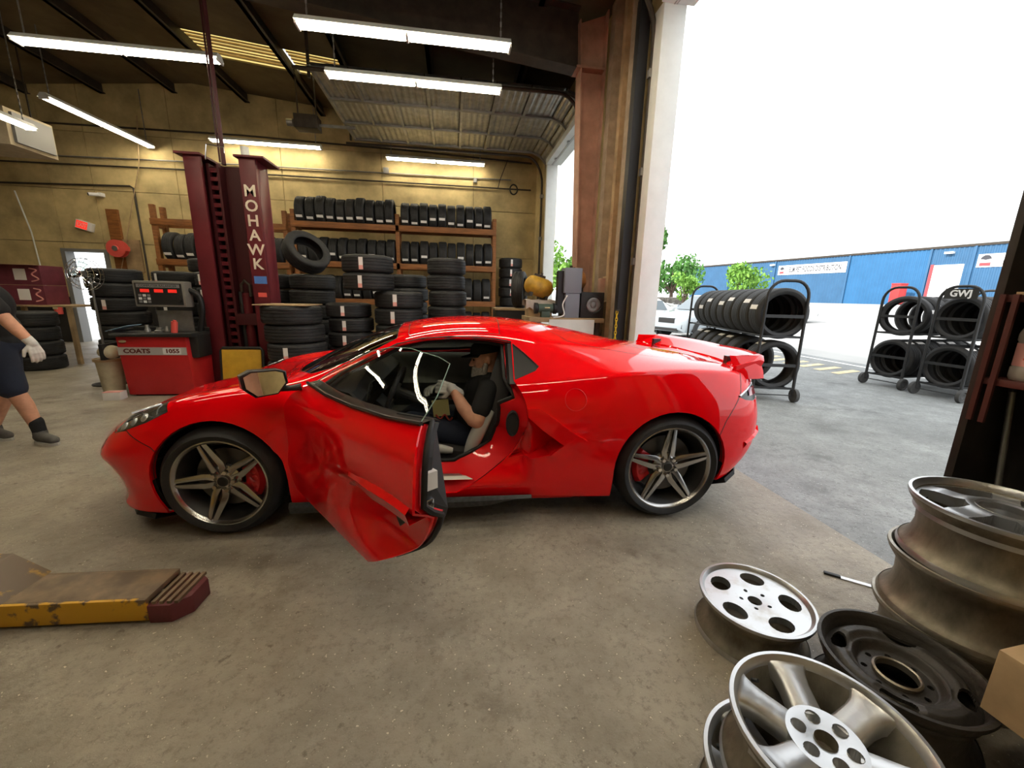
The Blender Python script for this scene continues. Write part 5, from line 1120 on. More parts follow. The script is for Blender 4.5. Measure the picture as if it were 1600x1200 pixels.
def head_prims(c, f, u, sc=1.):
    """c centre, f facing, u up"""
    c, f, u = Vector(c), Vector(f).normalized(), Vector(u); u = (u-f*u.dot(f)).normalized(); s = u.cross(f)
    R = Matrix((f, s, u)).transposed().to_4x4(); P = lambda a, b, z: c+f*a*sc+s*b*sc+u*z*sc
    pr = [('e', P(-.012, 0, .025), (.094*sc, .074*sc, .092*sc), R), ('e', P(.028, 0, -.045), (.062*sc, .056*sc, .068*sc), R), ('e', P(.052, 0, -.085), (.030*sc, .030*sc, .022*sc), R),
          ('c', P(.084, 0, .012), P(.106, 0, -.024), .009*sc, .014*sc), ('c', P(.074, -.03, .03), P(.074, .03, .03), .014*sc, .014*sc), ('e', P(.060, .036, -.022), (.022*sc,)*3), ('e', P(.060, -.036, -.022), (.022*sc,)*3),
          ('c', P(.078, -.018, -.055), P(.078, .018, -.055), .008*sc, .008*sc), ('c', P(.074, -.016, -.068), P(.074, .016, -.068), .009*sc, .009*sc)]
    for q in (-1, 1): pr += [('e', P(-.012, q*.077, -.008), (.018*sc, .008*sc, .030*sc), R)]
    return pr, P
# ---- driver
cm = Matrix.Translation(CAR.location) @ Matrix.Rotation(CAR.rotation_euler.z, 4, 'Z'); B0 = Vector((-.08, .40, .36))
P1 = thing('person', 'grey-bearded man in black cap and black shirt sitting in the red car', 'person', cm @ B0, CAR.rotation_euler.z)
hp, HP = head_prims((-.170, .40, .965), (.97, .10, -.18), (0, 0, 1))
W1, W2 = Vector((.045, .555, .785)), Vector((.13, .30, .735))
torso = [('e', (-.085, .40, .44), (.15, .19, .12)), ('e', (-.105, .40, .55), (.145, .175, .15)), ('e', (-.155, .40, .70), (.125, .185, .16)), ('c', (-.185, .23, .795), (-.185, .57, .795), .062, .062), ('c', (-.20, .40, .80), (-.185, .40, .90), .066, .058)]
armL = [('chain', [((-.185, .575, .785), .060), ((-.11, .685, .600), .050), ((-.085, .675, .605), .047), ((-.02, .635, .68), .045), (W1, .030)])]
armR = [('chain', [((-.185, .225, .785), .060), ((-.05, .15, .60), .048), ((.05, .21, .66), .042), (W2, .030)])]
legs = []
for l in (.50, .30): legs += [('chain', [((-.09, l, .43), .088), ((.33, l+.01, .54), .066), ((.50, l, .42), .055), ((.70, l, .28), .040)]), ('c', (.70, l, .255), (.85, l, .30), .036, .030)]
hl_ = hand(W1, (.92, -.25, .10), (.1, -1, -.25), -1, .9); hr_ = hand(W2, (.75, .55, .2), (.2, .5, -.8), 1, .8)
blob('body', hp+torso+armL+armR+legs+hl_+hr_, 'skin', P1, .0085, 4, B0)
G = .011
blob('shirt', [('e', p[1], tuple(x+G for x in p[2])) if p[0] == 'e' else ('c', p[1], p[2], p[3]+G, p[4]+G) for p in torso[:4]]+[('c', (-.19, .40, .80), (-.188, .40, .845), .072, .070), ('chain', [((-.185, .575, .785), .074), ((-.135, .65, .665), .068)]), ('chain', [((-.185, .225, .785), .074), ((-.11, .185, .68), .066)])], 'shirt_black', P1, .010, 8, B0)
blob('trousers', [('e', (-.09, .40, .43), (.165, .205, .115))]+[('chain', [((-.09, l, .43), .102), ((.33, l+.01, .54), .080), ((.50, l, .42), .072), ((.69, l, .29), .060)]) for l in (.50, .30)], 'navy_cloth', P1, .012, 8, B0)
for l in (.50, .30): blob('shoe', [('c', (.70, l, .26), (.86, l, .305), .045, .038), ('c', (.69, l, .235), (.71, l, .30), .044, .046)], 'shoe_grey', P1, .010, 5, B0)
blob('glove', hand(W1, (.92, -.25, .10), (.1, -1, -.25), -1, .9, .002)+[('c', W1+Vector((-.035, .012, -.03)), W1+Vector((.01, 0, 0)), .037, .034)], 'glove_white', P1, .0045, 4, B0)
blob('glove', hand(W2, (.75, .55, .2), (.2, .5, -.8), 1, .8, .002)+[('c', W2-Vector((.035, .03, .03)), W2, .036, .034)], 'glove_white', P1, .0045, 4, B0)
blob('beard', [('e', HP(.042, 0, -.080), (.070, .064, .052)), ('e', HP(.072, 0, -.105), (.046, .048, .050)), ('e', HP(.082, 0, -.070), (.022, .034, .022)), ('c', HP(.010, .062, -.035), HP(.03, .054, -.085), .018, .024), ('c', HP(.010, -.062, -.035), HP(.03, -.054, -.085), .018, .024), ('c', HP(.092, -.022, -.044), HP(.092, .022, -.044), .010, .010)], 'beard_grey', P1, .006, 3, B0)
cap = MB(); hm = Matrix.Translation(HP(-.012, 0, .032)-B0); rr = Matrix.Rotation(R_(-10), 4, 'Y')
cap.M = hm @ Matrix.Rotation(R_(9), 4, 'Y') @ Matrix.Diagonal((.105, .086, .098, 1)); cap.lathe([(1.0, .12), (1.0, .3), (.96, .5), (.84, .74), (.6, .92), (.3, 1.0), (0, 1.02)], 28); co_ = cap.build('cap', 'shirt_black', P1, 50)
m = MB(); m.M = hm @ Matrix.Rotation(R_(11), 4, 'Y'); rows = []
for i in range(13):
    t = -1+2*i/12; y = .078*t; a0 = .103*math.sqrt(max(0, 1-(y/.088)**2)); a1 = a0+.068*math.sqrt(max(0.02, 1-t*t)); rows.append([(a0-.01, y, .018), (a1, y, .012-.012*t*t), (a1, y, .007-.012*t*t), (a0-.01, y, .012)])
m.loft(rows, closed=True, caps=True); m.build('brim', 'shirt_black', co_, 50)
for q in (-1, 1):
    m = MB(); m.sphere(HP(.081, q*.031, .012)-B0, (.007, .012, .007), 10, 6); m.build('eye', 'eye_dark', P1, 60)
# the clear bag with a note that he holds, keys
bgm = thing('plastic_bag', 'clear plastic bag with yellow note held by the seated man', 'bag', cm @ Vector((.115, .52, .50)), CAR.rotation_euler.z)
m = MB(); rows = []
for i, (z, w, t) in enumerate(((.265, .03, .012), (.22, .075, .016), (.14, .105, .028), (.05, .08, .030), (-.02, .02, .012))):
    rows.append([(-w, -.002, z), (-w*.5, -t, z+.006), (0, -t*.7, z-.004), (w*.5, -t, z+.005), (w, .002, z), (w*.5, t, z-.005), (0, t*.8, z), (-w*.5, t, z+.004)])
m.loft(rows, closed=True, caps=True); m.build('bag_film', 'bag_clear', bgm, 60)
M('note_yellow', (.72, .66, .28), .7); m = MB(); m.box((-.055, .008, .09), (.055, .0105, .205), Matrix.Rotation(R_(6), 4, 'Y')); m.build('note', 'note_yellow', bgm); 
m = MB(); m.tube(catmull([(.05, .012, .10), (.02, .014, .07), (-.01, .014, .10), (-.04, .013, .06), (-.06, .012, .08)], 4), .006, 6); m.build('contents', 'label_red', bgm, 60)
# ---- walking man at the left edge
B1 = Vector((-3.92, 4.03, 0)); P2 = thing('person', 'man in black shirt and navy shorts walking at the left edge', 'person', B1)
F_ = Vector((.86, -.5, 0)); 
hp2, HP2 = head_prims((-3.97, 4.02, 1.60), F_, (0, 0, 1))
t2 = [('e', (-3.93, 4.04, .90), (.165, .155, .13)), ('e', (-3.93, 4.03, 1.03), (.165, .15, .15)), ('e', (-3.94, 4.03, 1.22), (.155, .165, .19)), ('c', (-3.86, 3.86, 1.375), (-4.05, 4.20, 1.375), .062, .062), ('c', (-3.96, 4.03, 1.36), (-3.965, 4.025, 1.50), .068, .058)]
WL = Vector((-3.515, 3.87, .915)); WR = Vector((-4.25, 4.32, .95))
a2 = [('chain', [((-3.81, 3.855, 1.355), .062), ((-3.665, 3.86, 1.13), .050), ((-3.59, 3.865, 1.02), .045), (WL, .031)]), ('chain', [((-4.07, 4.21, 1.355), .060), ((-4.17, 4.30, 1.13), .048), (WR, .030)])]
l2 = [('chain', [((-3.89, 3.97, .88), .098), ((-3.79, 3.93, .50), .062), ((-3.755, 3.95, .36), .060), ((-3.70, 3.96, .11), .040)]), ('c', (-3.70, 3.96, .055), (-3.56, 3.90, .040), .040, .032),
      ('chain', [((-3.97, 4.10, .88), .098), ((-4.00, 4.12, .50), .062), ((-4.08, 4.12, .36), .060), ((-4.20, 4.12, .12), .040)]), ('c', (-4.20, 4.12, .06), (-4.06, 4.06, .040), .040, .032)]
h2 = hand(WL, (.28, -.05, -1), (-.7, .5, -.2), 1, .55); h3 = hand(WR, (-.1, .1, -1), (.5, -.7, 0), -1, .5)
blob('body', hp2+t2+a2+l2+h2+h3, 'skin', P2, .0095, 5, B1)
blob('shirt', [('e', p[1], tuple(x+.014 for x in p[2])) if p[0] == 'e' else ('c', p[1], p[2], p[3]+.013, p[4]+.013) for p in t2[:4]]+[('c', (-3.96, 4.03, 1.36), (-3.96, 4.03, 1.43), .078, .074), ('chain', [((-3.81, 3.855, 1.355), .080), ((-3.70, 3.86, 1.19), .078)]), ('chain', [((-4.07, 4.21, 1.355), .080), ((-4.14, 4.27, 1.19), .074)])], 'shirt_black', P2, .011, 8, B1)
blob('shorts', [('e', (-3.93, 4.04, .89), (.18, .17, .12)), ('chain', [((-3.89, 3.97, .86), .122), ((-3.80, 3.93, .52), .098)]), ('chain', [((-3.97, 4.10, .86), .122), ((-4.00, 4.12, .52), .098)])], 'navy_cloth', P2, .012, 8, B1)
for (an, to) in (((-3.70, 3.96), (-3.55, 3.895)), ((-4.20, 4.12), (-4.05, 4.055))):
    blob('sock', [('c', (*an, .10), (an[0]-.012, an[1], .20), .047, .052)], 'sock_black', P2, .008, 3, B1)
    blob('shoe', [('c', (an[0]-.02, an[1]+.01, .058), (*to, .045), .046, .040), ('c', (*an, .06), (*an, .10), .050, .050)], 'shoe_grey', P2, .009, 4, B1)
    m = MB(); d_ = (Vector((*to, 0))-Vector((*an, 0))).normalized(); m.M = frame(Vector((*an, 0))-B1+d_*.065, d_, (-d_.y, d_.x, 0)); m.prism([(.145*math.cos(t), .05*math.sin(t)) for t in [2*math.pi*i/20 for i in range(20)]], .0, .024); m.build('sole', 'sole_white', P2, 40)
blob('glove', hand(WL, (.28, -.05, -1), (-.7, .5, -.2), 1, .55, .002)+[('c', WL+Vector((-.03, 0, .04)), WL, .037, .035)], 'glove_white', P2, .005, 3, B1)
blob('hair', [('e', HP2(-.024, 0, .050), (.098, .083, .086))], 'hair_dark', P2, .008, 3, B1)
for q in (-1, 1):
    m = MB(); m.sphere(HP2(.081, q*.031, .012)-B1, (.009, .009, .007), 10, 6); m.build('eye', 'eye_dark', P2, 60)
m = MB(); m.box((-3.84-B1.x, 3.845-B1.y, .80), (-3.80-B1.x, 3.865-B1.y, .87)); m.build('pocket_clip', 'sticker_blue', P2)
# ================================================================ loose rims in the foreground
M('alloy_silver', (.52, .53, .54), .33, .85, col2=(.34, .30, .25), scale=7, thr=(.24, .46), bump=.04, bscale=60)
M('alloy_dull', (.36, .34, .30), .42, .8, col2=(.19, .155, .10), scale=7, thr=(.32, .62), bump=.2, bscale=50)
M('barrel_dirty', (.29, .262, .205), .5, .65, col2=(.10, .082, .055), scale=5, thr=(.3, .65), bump=.06, bscale=40, aniso=(2, 2, .8))
M('steel_wheel', (.036, .031, .026), .5, .2, col2=(.19, .165, .125), scale=6, thr=(.28, .36), bump=.3, bscale=40)
def face_disc(mb, R, zf, holes, rings, nseg=120, dish=None, thick=.03):
    """flat-ish wheel face meshed on a polar grid; cells inside hole(r,t) are left out and walled"""
    dish = dish or (lambda r, t: 0); nr = len(rings); V = []; keep = {}
    for i, r in enumerate(rings):
        for j in range(nseg):
            t = 2*math.pi*j/nseg; V.append((r*math.cos(t), r*math.sin(t), zf+dish(r, t)))
    N = len(V); B = [(x, y, z-thick) for x, y, z in V]; F = []
    for i in range(nr-1):
        for j in range(nseg):
            rc = (rings[i]+rings[i+1])/2; tc = 2*math.pi*(j+.5)/nseg; keep[i, j] = not holes(rc, tc)
    def idx(i, j): return i*nseg+j % nseg
    for (i, j), k in keep.items():
        if not k: continue
        a, b, c, d = idx(i, j), idx(i+1, j), idx(i+1, j+1), idx(i, j+1); F.append((a, b, c, d)); F.append((N+d, N+c, N+b, N+a))
        for (ni, nj, p, q) in ((i-1, j, a, d), (i+1, j, c, b), (i, (j-1) % nseg, b, a), (i, (j+1) % nseg, d, c)):
            if not keep.get((ni, nj), False): F.append((p, q, N+q, N+p))
    mb.add(V+B, F)
def lin(a, b, n): return [a+(b-a)*i/n for i in range(n+1)]
def barrel(mb, R, H, lip=.018):
    mb.lathe([(R, H-.010), (R, H), (R-.008, H+.002), (R-lip, H-.012), (R-lip-.006, H-.04), (R-.045, H-.06), (R-.05, H*.45), (R-.038, .05), (R-.012, .028), (R-.002, .012), (R, .0), (R-.010, .0), (R-.024, .03), (R-.044, .055), (R-.058, H*.45), (R-.056, H-.05), (R-.016-lip, H-.012)][:10]+[(R, 0), (R+.003, .006), (R+.002, .016), (R-.010, .034), (R-.030, .055), (R-.040, H*.42), (R-.036, H-.065), (R-.014, H-.04), (R-.002, H-.022)], 64, closed=True)
def rim(name, label, loc, rot, R, H, kind, mat, group):
    r = thing(name, label, 'wheel', loc, 0, group, rot)
    m = MB()
    m.lathe([(R-.002, H-.022), (R+.002, H-.010), (R+.001, H), (R-.008, H+.001), (R-.018, H-.010), (R-.026, H-.045), (R-.040, H-.075), (R-.048, H*.45), (R-.046, .06), (R-.024, .028), (R-.012, .002), (R, .0), (R+.003, .008), (R-.002, .020), (R-.016, .034), (R-.030, .058), (R-.038, H*.42), (R-.034, H-.070), (R-.014, H-.042)], 72, closed=True)
    m.build('barrel', 'barrel_dirty' if kind != 'steel' else mat, r, 35)
    m = MB(); m.lathe([(R-.003, H-.020), (R+.003, H-.010), (R+.002, H+.001), (R-.008, H+.002), (R-.019, H-.010), (R-.022, H-.03)], 72); m.build('rim_lip', mat, r, 40)
    m = MB(); m.lathe([(R-.001, .0225), (R+.0045, .010), (R+.0025, -.0005), (R-.010, -.0005)], 72); m.build('rear_lip', mat, r, 40)
    Ri = R-.020; f = MB()
    def bolt(t0, n, rb, rad):
        return lambda rr, t: any((rr*math.cos(t)-rb*math.cos(t0+2*math.pi*k/n))**2+(rr*math.sin(t)-rb*math.sin(t0+2*math.pi*k/n))**2 < rad*rad for k in range(n))
    if kind == 'six':
        bh = bolt(0, 6, .056, .0165)
        def holes(rr, t): return rr < .024 or bh(rr, t)
        face_disc(f, R, H-.034, holes, lin(.018, .084, 30), 240, lambda rr, t: -.008*math.exp(-(rr/.05)**2), .035)
    elif kind == 'fivehole':
        bh = bolt(R_(20), 5, .054, .008)
        def holes(rr, t):
            if rr < .026 or bh(rr, t): return True
            for k in range(5):
                a = 2*math.pi*k/5+R_(56); x = rr*math.cos(t-a)-.136; y = rr*math.sin(t-a)
                if (x/.039)**2+(y/.048)**2 < 1: return True
            return False
        face_disc(f, R, H-.014, holes, lin(.018, .075, 26)+lin(.077, Ri+.004, 60), 420, lambda rr, t: -.010*math.exp(-(rr/.05)**2), .030)
    elif kind == 'steel':
        bh = bolt(0, 8, .086, .009)
        def holes(rr, t):
            if rr < .060 or bh(rr, t): return True
            for k in range(4):
                a = 2*math.pi*k/4+R_(30); x = rr*math.cos(t-a)-.158; y = rr*math.sin(t-a)
                if (x/.022)**2+(y/.046)**2 < 1: return True
            return False
        def ds(rr, t):
            b = -.050+.030*sm(rr, .10, .125)+.014*sm(rr, .125, .15)-.03*sm(rr, .165, .20)
            for k in range(4):
                a = 2*math.pi*k/4+R_(30); x = rr*math.cos(t-a)-.158; y = rr*math.sin(t-a); q = (x/.036)**2+(y/.062)**2; b -= .012*max(0, 1-q)
            return b
        face_disc(f, R, H-.015, holes, lin(.060, .105, 24)+lin(.107, Ri, 56), 360, ds, .012)
        m = MB(); m.lathe([(.057, H-.075), (.064, H-.075), (.066, H-.052), (.060, H-.048), (.056, H-.052)], 40, closed=True); m.build('centre_ring', 'alloy_dull', r, 40)
    elif kind == 'fivespoke':
        def holes(rr, t):
            if rr < .066: return True
            if rr < .098 or rr > Ri-.012: return False
            u = ((t+math.pi/5+R_(10)) % (2*math.pi/5))-math.pi/5
            return abs(u)*rr > .034+.25*(abs(rr-.15))**1.3*.3
        face_disc(f, R, H-.018, holes, lin(.062, .10, 14)+lin(.102, Ri, 60), 420, lambda rr, t: -.010*sm(rr, Ri-.06, Ri)+.010*math.exp(-((rr-.085)/.03)**2), .04)
        m = MB(); m.lathe([(.062, H-.055), (.068, H-.012), (.074, H-.008), (.07, H-.055)], 40, closed=True); m.build('centre_bore', mat, r, 40)
    else:
        def holes(rr, t): return rr < .03
        face_disc(f, R, .03, holes, lin(.03, R-.05, 8), 60, None, .02)
    f.build('wheel_face', mat, r, 35)
    if kind == 'six':
        for k in range(6):
            t = 2*math.pi*k/6; m = MB(); m.M = Matrix.Translation((.056*math.cos(t), .056*math.sin(t), H-.038)); m.lathe([(.0165, .004), (.016, -.03), (.006, -.034), (.0, -.034)], 18); m.build('bolt_seat', mat, r, 40)
            m = MB(); m.M = Matrix.Rotation(t, 4, 'Z'); s0 = H-.034
            rows = [[(x, -w, z-.045), (x, -w, z-.008), (x, -w*.80, z), (x, w*.80, z), (x, w, z-.008), (x, w, z-.045)] for x, w, z in ((.066, .038, s0-.006), (.082, .037, s0-.001), (.10, .036, s0+.004), (.14, .036, s0+.013), (.165, .040, s0+.019), (.182, .047, s0+.023), (Ri-.001, .060, s0+.024))]
            m.loft(rows, closed=True, caps=True); m.build('spoke', mat, r, 50)
        m = MB(); m.lathe([(.0245, H-.036), (.024, H-.07), (.0, H-.07)], 24); m.build('hub_bore', 'barrel_dirty', r, 40)
    if kind != 'steel' and kind != 'plain':
        t = R_(100); m = MB(); m.cyl((( R-.035)*math.cos(t), (R-.035)*math.sin(t), H-.03), ((R-.05)*math.cos(t), (R-.05)*math.sin(t), H-.02), .005, 8); m.build('valve_stem', 'rubber', r)
    return r
GR = 'loose rims in the right foreground'
rim('loose_wheel', 'silver six-spoke alloy rim on top of the nearest pair', (.897, .640, .196), (0, 0, R_(14)), .213, .19, 'six', 'alloy_silver', GR)
rim('loose_wheel', 'silver alloy rim underneath the six-spoke rim', (.868, .668, .0), (0, 0, R_(40)), .213, .19, 'six', 'alloy_silver', GR)
rim('loose_wheel', 'silver rim with five round holes lying on the floor', (1.252, 1.275, 0), (0, 0, R_(0)), .213, .182, 'fivehole', 'alloy_silver', GR)
rim('loose_wheel', 'black rusty steel wheel with oval holes', (1.484, .902, .002), (0, 0, R_(8)), .223, .225, 'steel', 'steel_wheel', GR)
for i, (x, y, lab, k) in enumerate(((1.93, 1.045, 'bottom grey rim of the tall stack by the cabinet', 'plain'), (1.935, 1.035, 'middle grey rim of the tall stack by the cabinet', 'plain'), (1.95, 1.02, 'polished five-spoke rim topping the tall stack by the cabinet', 'fivespoke'))):
    rim('loose_wheel', lab, (x, y, i*.234), (0, 0, R_(20*i)), .25, .232, k, 'alloy_dull' if i < 2 else 'alloy_silver', GR)
# cardboard box in front of the stack
cb = thing('cardboard_box', 'tan cardboard box at the right edge in front of the rim stack', 'box', (1.72, .60, .235), R_(4))
bx('body', (-.17, -.15, 0), (.19, .145, .205), 'cardboard', cb, .003); bx('flap', (-.172, -.15, .205), (.19, .0, .209), 'cardboard', cb); bx('tape', (-.172, -.02, .0), (-.169, .03, .205), 'wood_raw', cb)
dc = thing('storage_crate', 'black plastic crate under the cardboard box at the right edge', 'crate', (1.82, .52, 0), R_(4)); bx('body', (-.14, -.16, 0), (.16, .14, .215), 'black_plastic', dc, .006); bx('rim', (-.15, -.17, .215), (.17, .15, .235), 'black_plastic', dc, .004)
M('tool_steel', (.55, .55, .55), .35, .8); pr_ = thing('scraper', 'thin flat metal scraper lying on the floor near the rim stack', 'tool', (2.0, 1.52, 0), R_(-38)); bx('blade', (-.02, -.012, 0), (.12, .012, .006), 'tool_steel', pr_); bx('handle', (-.09, -.010, 0), (-.02, .010, .012), 'black_plastic', pr_, .003)
# ---------------------------------------------------------------- cabinet at the right edge
M('shelf_maroon', (.075, .020, .016), .5, var=.3, scale=5); M('shelf_dark', (.022, .017, .013), .6, var=.4, scale=5)
CB = thing('storage_cabinet', 'tall dark open-fronted cabinet standing at the right edge', 'cabinet', (2.24, .92, 0))
X0, X1, Y0_, Y1_ = -.02, .24, -.14, .465
bx('side_panel', (X0, Y1_-.03, 0), (X1, Y1_, 2.15), 'shelf_dark', CB, .003); bx('side_panel', (X0, Y0_, 0), (X1, Y0_+.03, 2.15), 'shelf_dark', CB, .003); bx('back_panel', (X1-.015, Y0_+.03, .06), (X1, Y1_-.03, 2.15), 'shelf_dark', CB)
for z in (1.08, 1.42, 2.12): bx('shelf', (X0, Y0_+.03, z), (X1-.015, Y1_-.03, z+.028), 'shelf_maroon', CB, .002)
for y in (.42, .38): bx('front_rail', (X0-.012, y, .92), (X0+.0, y+.018, 1.45), 'shelf_maroon', CB)
bt = thing('drink_bottle', 'plastic bottle with red cap and red label on the cabinet shelf', 'bottle', (2.31, 1.27, 1.108)); M('bottle_plastic', (.62, .55, .48), .25, trans=.3)
m = MB(); m.lathe([(0, 0), (.045, 0), (.05, .012), (.05, .05), (.046, .055), (.046, .155), (.05, .16), (.05, .185), (.042, .215), (.022, .24), (.018, .25)], 22); m.build('body', 'bottle_plastic', bt, 45); m = MB(); m.lathe([(.0, .278), (.020, .278), (.021, .25), (.018, .248)], 16); m.build('cap', 'label_red', bt, 45); m = MB(); m.lathe([(.0475, .058), (.0475, .15)], 22); m.build('wrap_label', 'label_pink', bt, 45)
text('lettering', '7', .07, 'label_red', bt, frame((-.049, -.012, .105), (-.2, -1, 0), (0, 0, 1)), .0005)
tag(bx('folded_box', (2.24, .90, 1.448), (2.40, 1.33, 1.46), 'cardboard'), 'flat folded cardboard lying on the upper cabinet shelf', 'cardboard')
pl = thing('broom_handle', 'grey pole leaning inside the lower part of the cabinet', 'pole', (2.37, 1.22, 0), 0, None, (R_(-6), 0, 0)); m = MB(); m.cyl((0, 0, .0), (0, 0, 1.05), .011, 10); m.build('pole', 'steel_grey', pl, 40); m = MB(); m.cyl((0, 0, 1.05), (0, 0, 1.07), .014, 10); m.build('end_cap', 'black_plastic', pl, 40)
tag(bx('paper_sheet', (2.452, 1.10, .84), (2.464, 1.25, 1.02), 'wood_raw'), 'stained brown paper sheet hanging on the cabinet back panel', 'paper')
# ================================================================ outside the bay
M('blue_steel', (.040, .125, .245), .55, var=.10, scale=.8); M('blue_steel_b', (.030, .140, .30), .55, var=.08, scale=.8); M('sign_white', (.82, .82, .80), .6); M('sign_dark', (.05, .05, .06), .6); M('sign_maroon', (.35, .06, .07), .6)
BD = thing('warehouse', 'long blue corrugated steel warehouse across the parking lot', 'building', (44, 27.5, 1.30), math.atan2(34.3, -6))
# local x runs along the facade (away), local y points left of it: facade faces -X world = +y local
def fy(v): return v
HB = 5.25; seams = [-16, -7, 1.7, 4.6, 11.35, 19.9, 27, 34.5]
for i, (a, b) in enumerate(zip(seams[:-1], seams[1:])):
    n = max(4, int((b-a)/.30)); pts = []
    for k in range(n*4+1):
        x = a+.03+(b-a-.06)*k/(n*4); pts.append((x, (.0, .05, .05, 0)[k % 4]))
    if i == 2 or True:
        m = MB(); m.loft([[(x, y, 0) for x, y in pts], [(x, y, HB-.15) for x, y in pts]]); m.build('wall_panel', 'blue_steel_b' if i in (3,) else 'blue_steel', BD)
m = MB(); m.box((-16, -22, 0), (34.5, -.02, HB-.05)); m.build('building_block', 'blue_steel', BD)
for x in seams[1:-1]: bx('downpipe', (x-.07, 0, 0), (x+.07, .14, HB-.15), 'blue_steel', BD)
bx('roof_edge', (-16.1, -.3, HB-.16), (34.6, .12, HB+.02), 'steel_dark', BD); bx('roof', (-16.1, -22, HB-.06), (34.6, -.3, HB+.10), 'steel_grey', BD)
dw = bx('doorway', (2.2, .02, 0.0), (4.2, .10, 3.66), 'sign_white', BD); bx('door_jamb', (4.2, .0, 0), (4.42, .16, 3.72), 'sign_maroon', dw)
for x in (3.3, 20.2): bx('wall_lamp', (x-.3, .05, 4.58), (x+.3, .35, 4.76), 'sign_white', BD)
fsg = lambda x, z: frame((x, .075, z), (-1, 0, 0), (0, 0, 1))
s1 = bx('sign_board', (11.55, .05, 3.40), (19.45, .07, 4.52), 'sign_white', BD); text('sign_lettering', 'ELM PET FOODS DISTRIBUTION', .84, 'sign_dark', s1, fsg(15.05, 3.95), .003, sx=.50, bold=.02)
m = MB(); m.M = frame((18.95, .075, 3.98), (-1, 0, 0), (0, 0, 1)); m.lathe([(.0, .004), (.36, .004), (.36, 0)], 20, Matrix.Diagonal((.8, 1, 1, 1)), a0=.25, a1=math.pi-.25); m.build('sign_emblem', 'sign_dark', s1); bx('sign_emblem', (18.68, .072, 3.55), (19.22, .08, 3.82), 'sign_maroon', s1)
s2 = bx('sign_board', (-4.0, .05, 3.32), (1.45, .07, 4.38), 'sign_white', BD); text('sign_lettering', 'ELM PET', .48, 'sign_dark', s2, fsg(-1.0, 4.10), .003, bold=.010); text('sign_lettering', 'FOODS', .48, 'sign_dark', s2, fsg(-.85, 3.62), .003, bold=.010)
m = MB(); m.M = frame((.95, .075, 3.90), (-1, 0, 0), (0, 0, 1)); m.lathe([(.0, .004), (.40, .004), (.40, 0)], 20, Matrix.Diagonal((.85, 1, 1, 1)), a0=.2, a1=math.pi-.2); m.build('sign_emblem', 'sign_dark', s2); bx('sign_emblem', (.62, .072, 3.42), (1.28, .08, 3.68), 'sign_maroon', s2)
rd = thing('red_container', 'small red container standing against the blue warehouse', 'container', (41.6, 32.8, 1.36)); M('cont_red', (.55, .04, .04), .5); bx('body', (-.5, -.4, .1), (.3, .4, 1.95), 'cont_red', rd, .02); bx('lid', (-.52, -.42, 1.9), (.32, .42, 2.0), 'cont_red', rd)
for x in (-.4, .2): bx('foot', (x-.06, -.3, 0), (x+.06, .3, .1), 'steel_dark', rd)
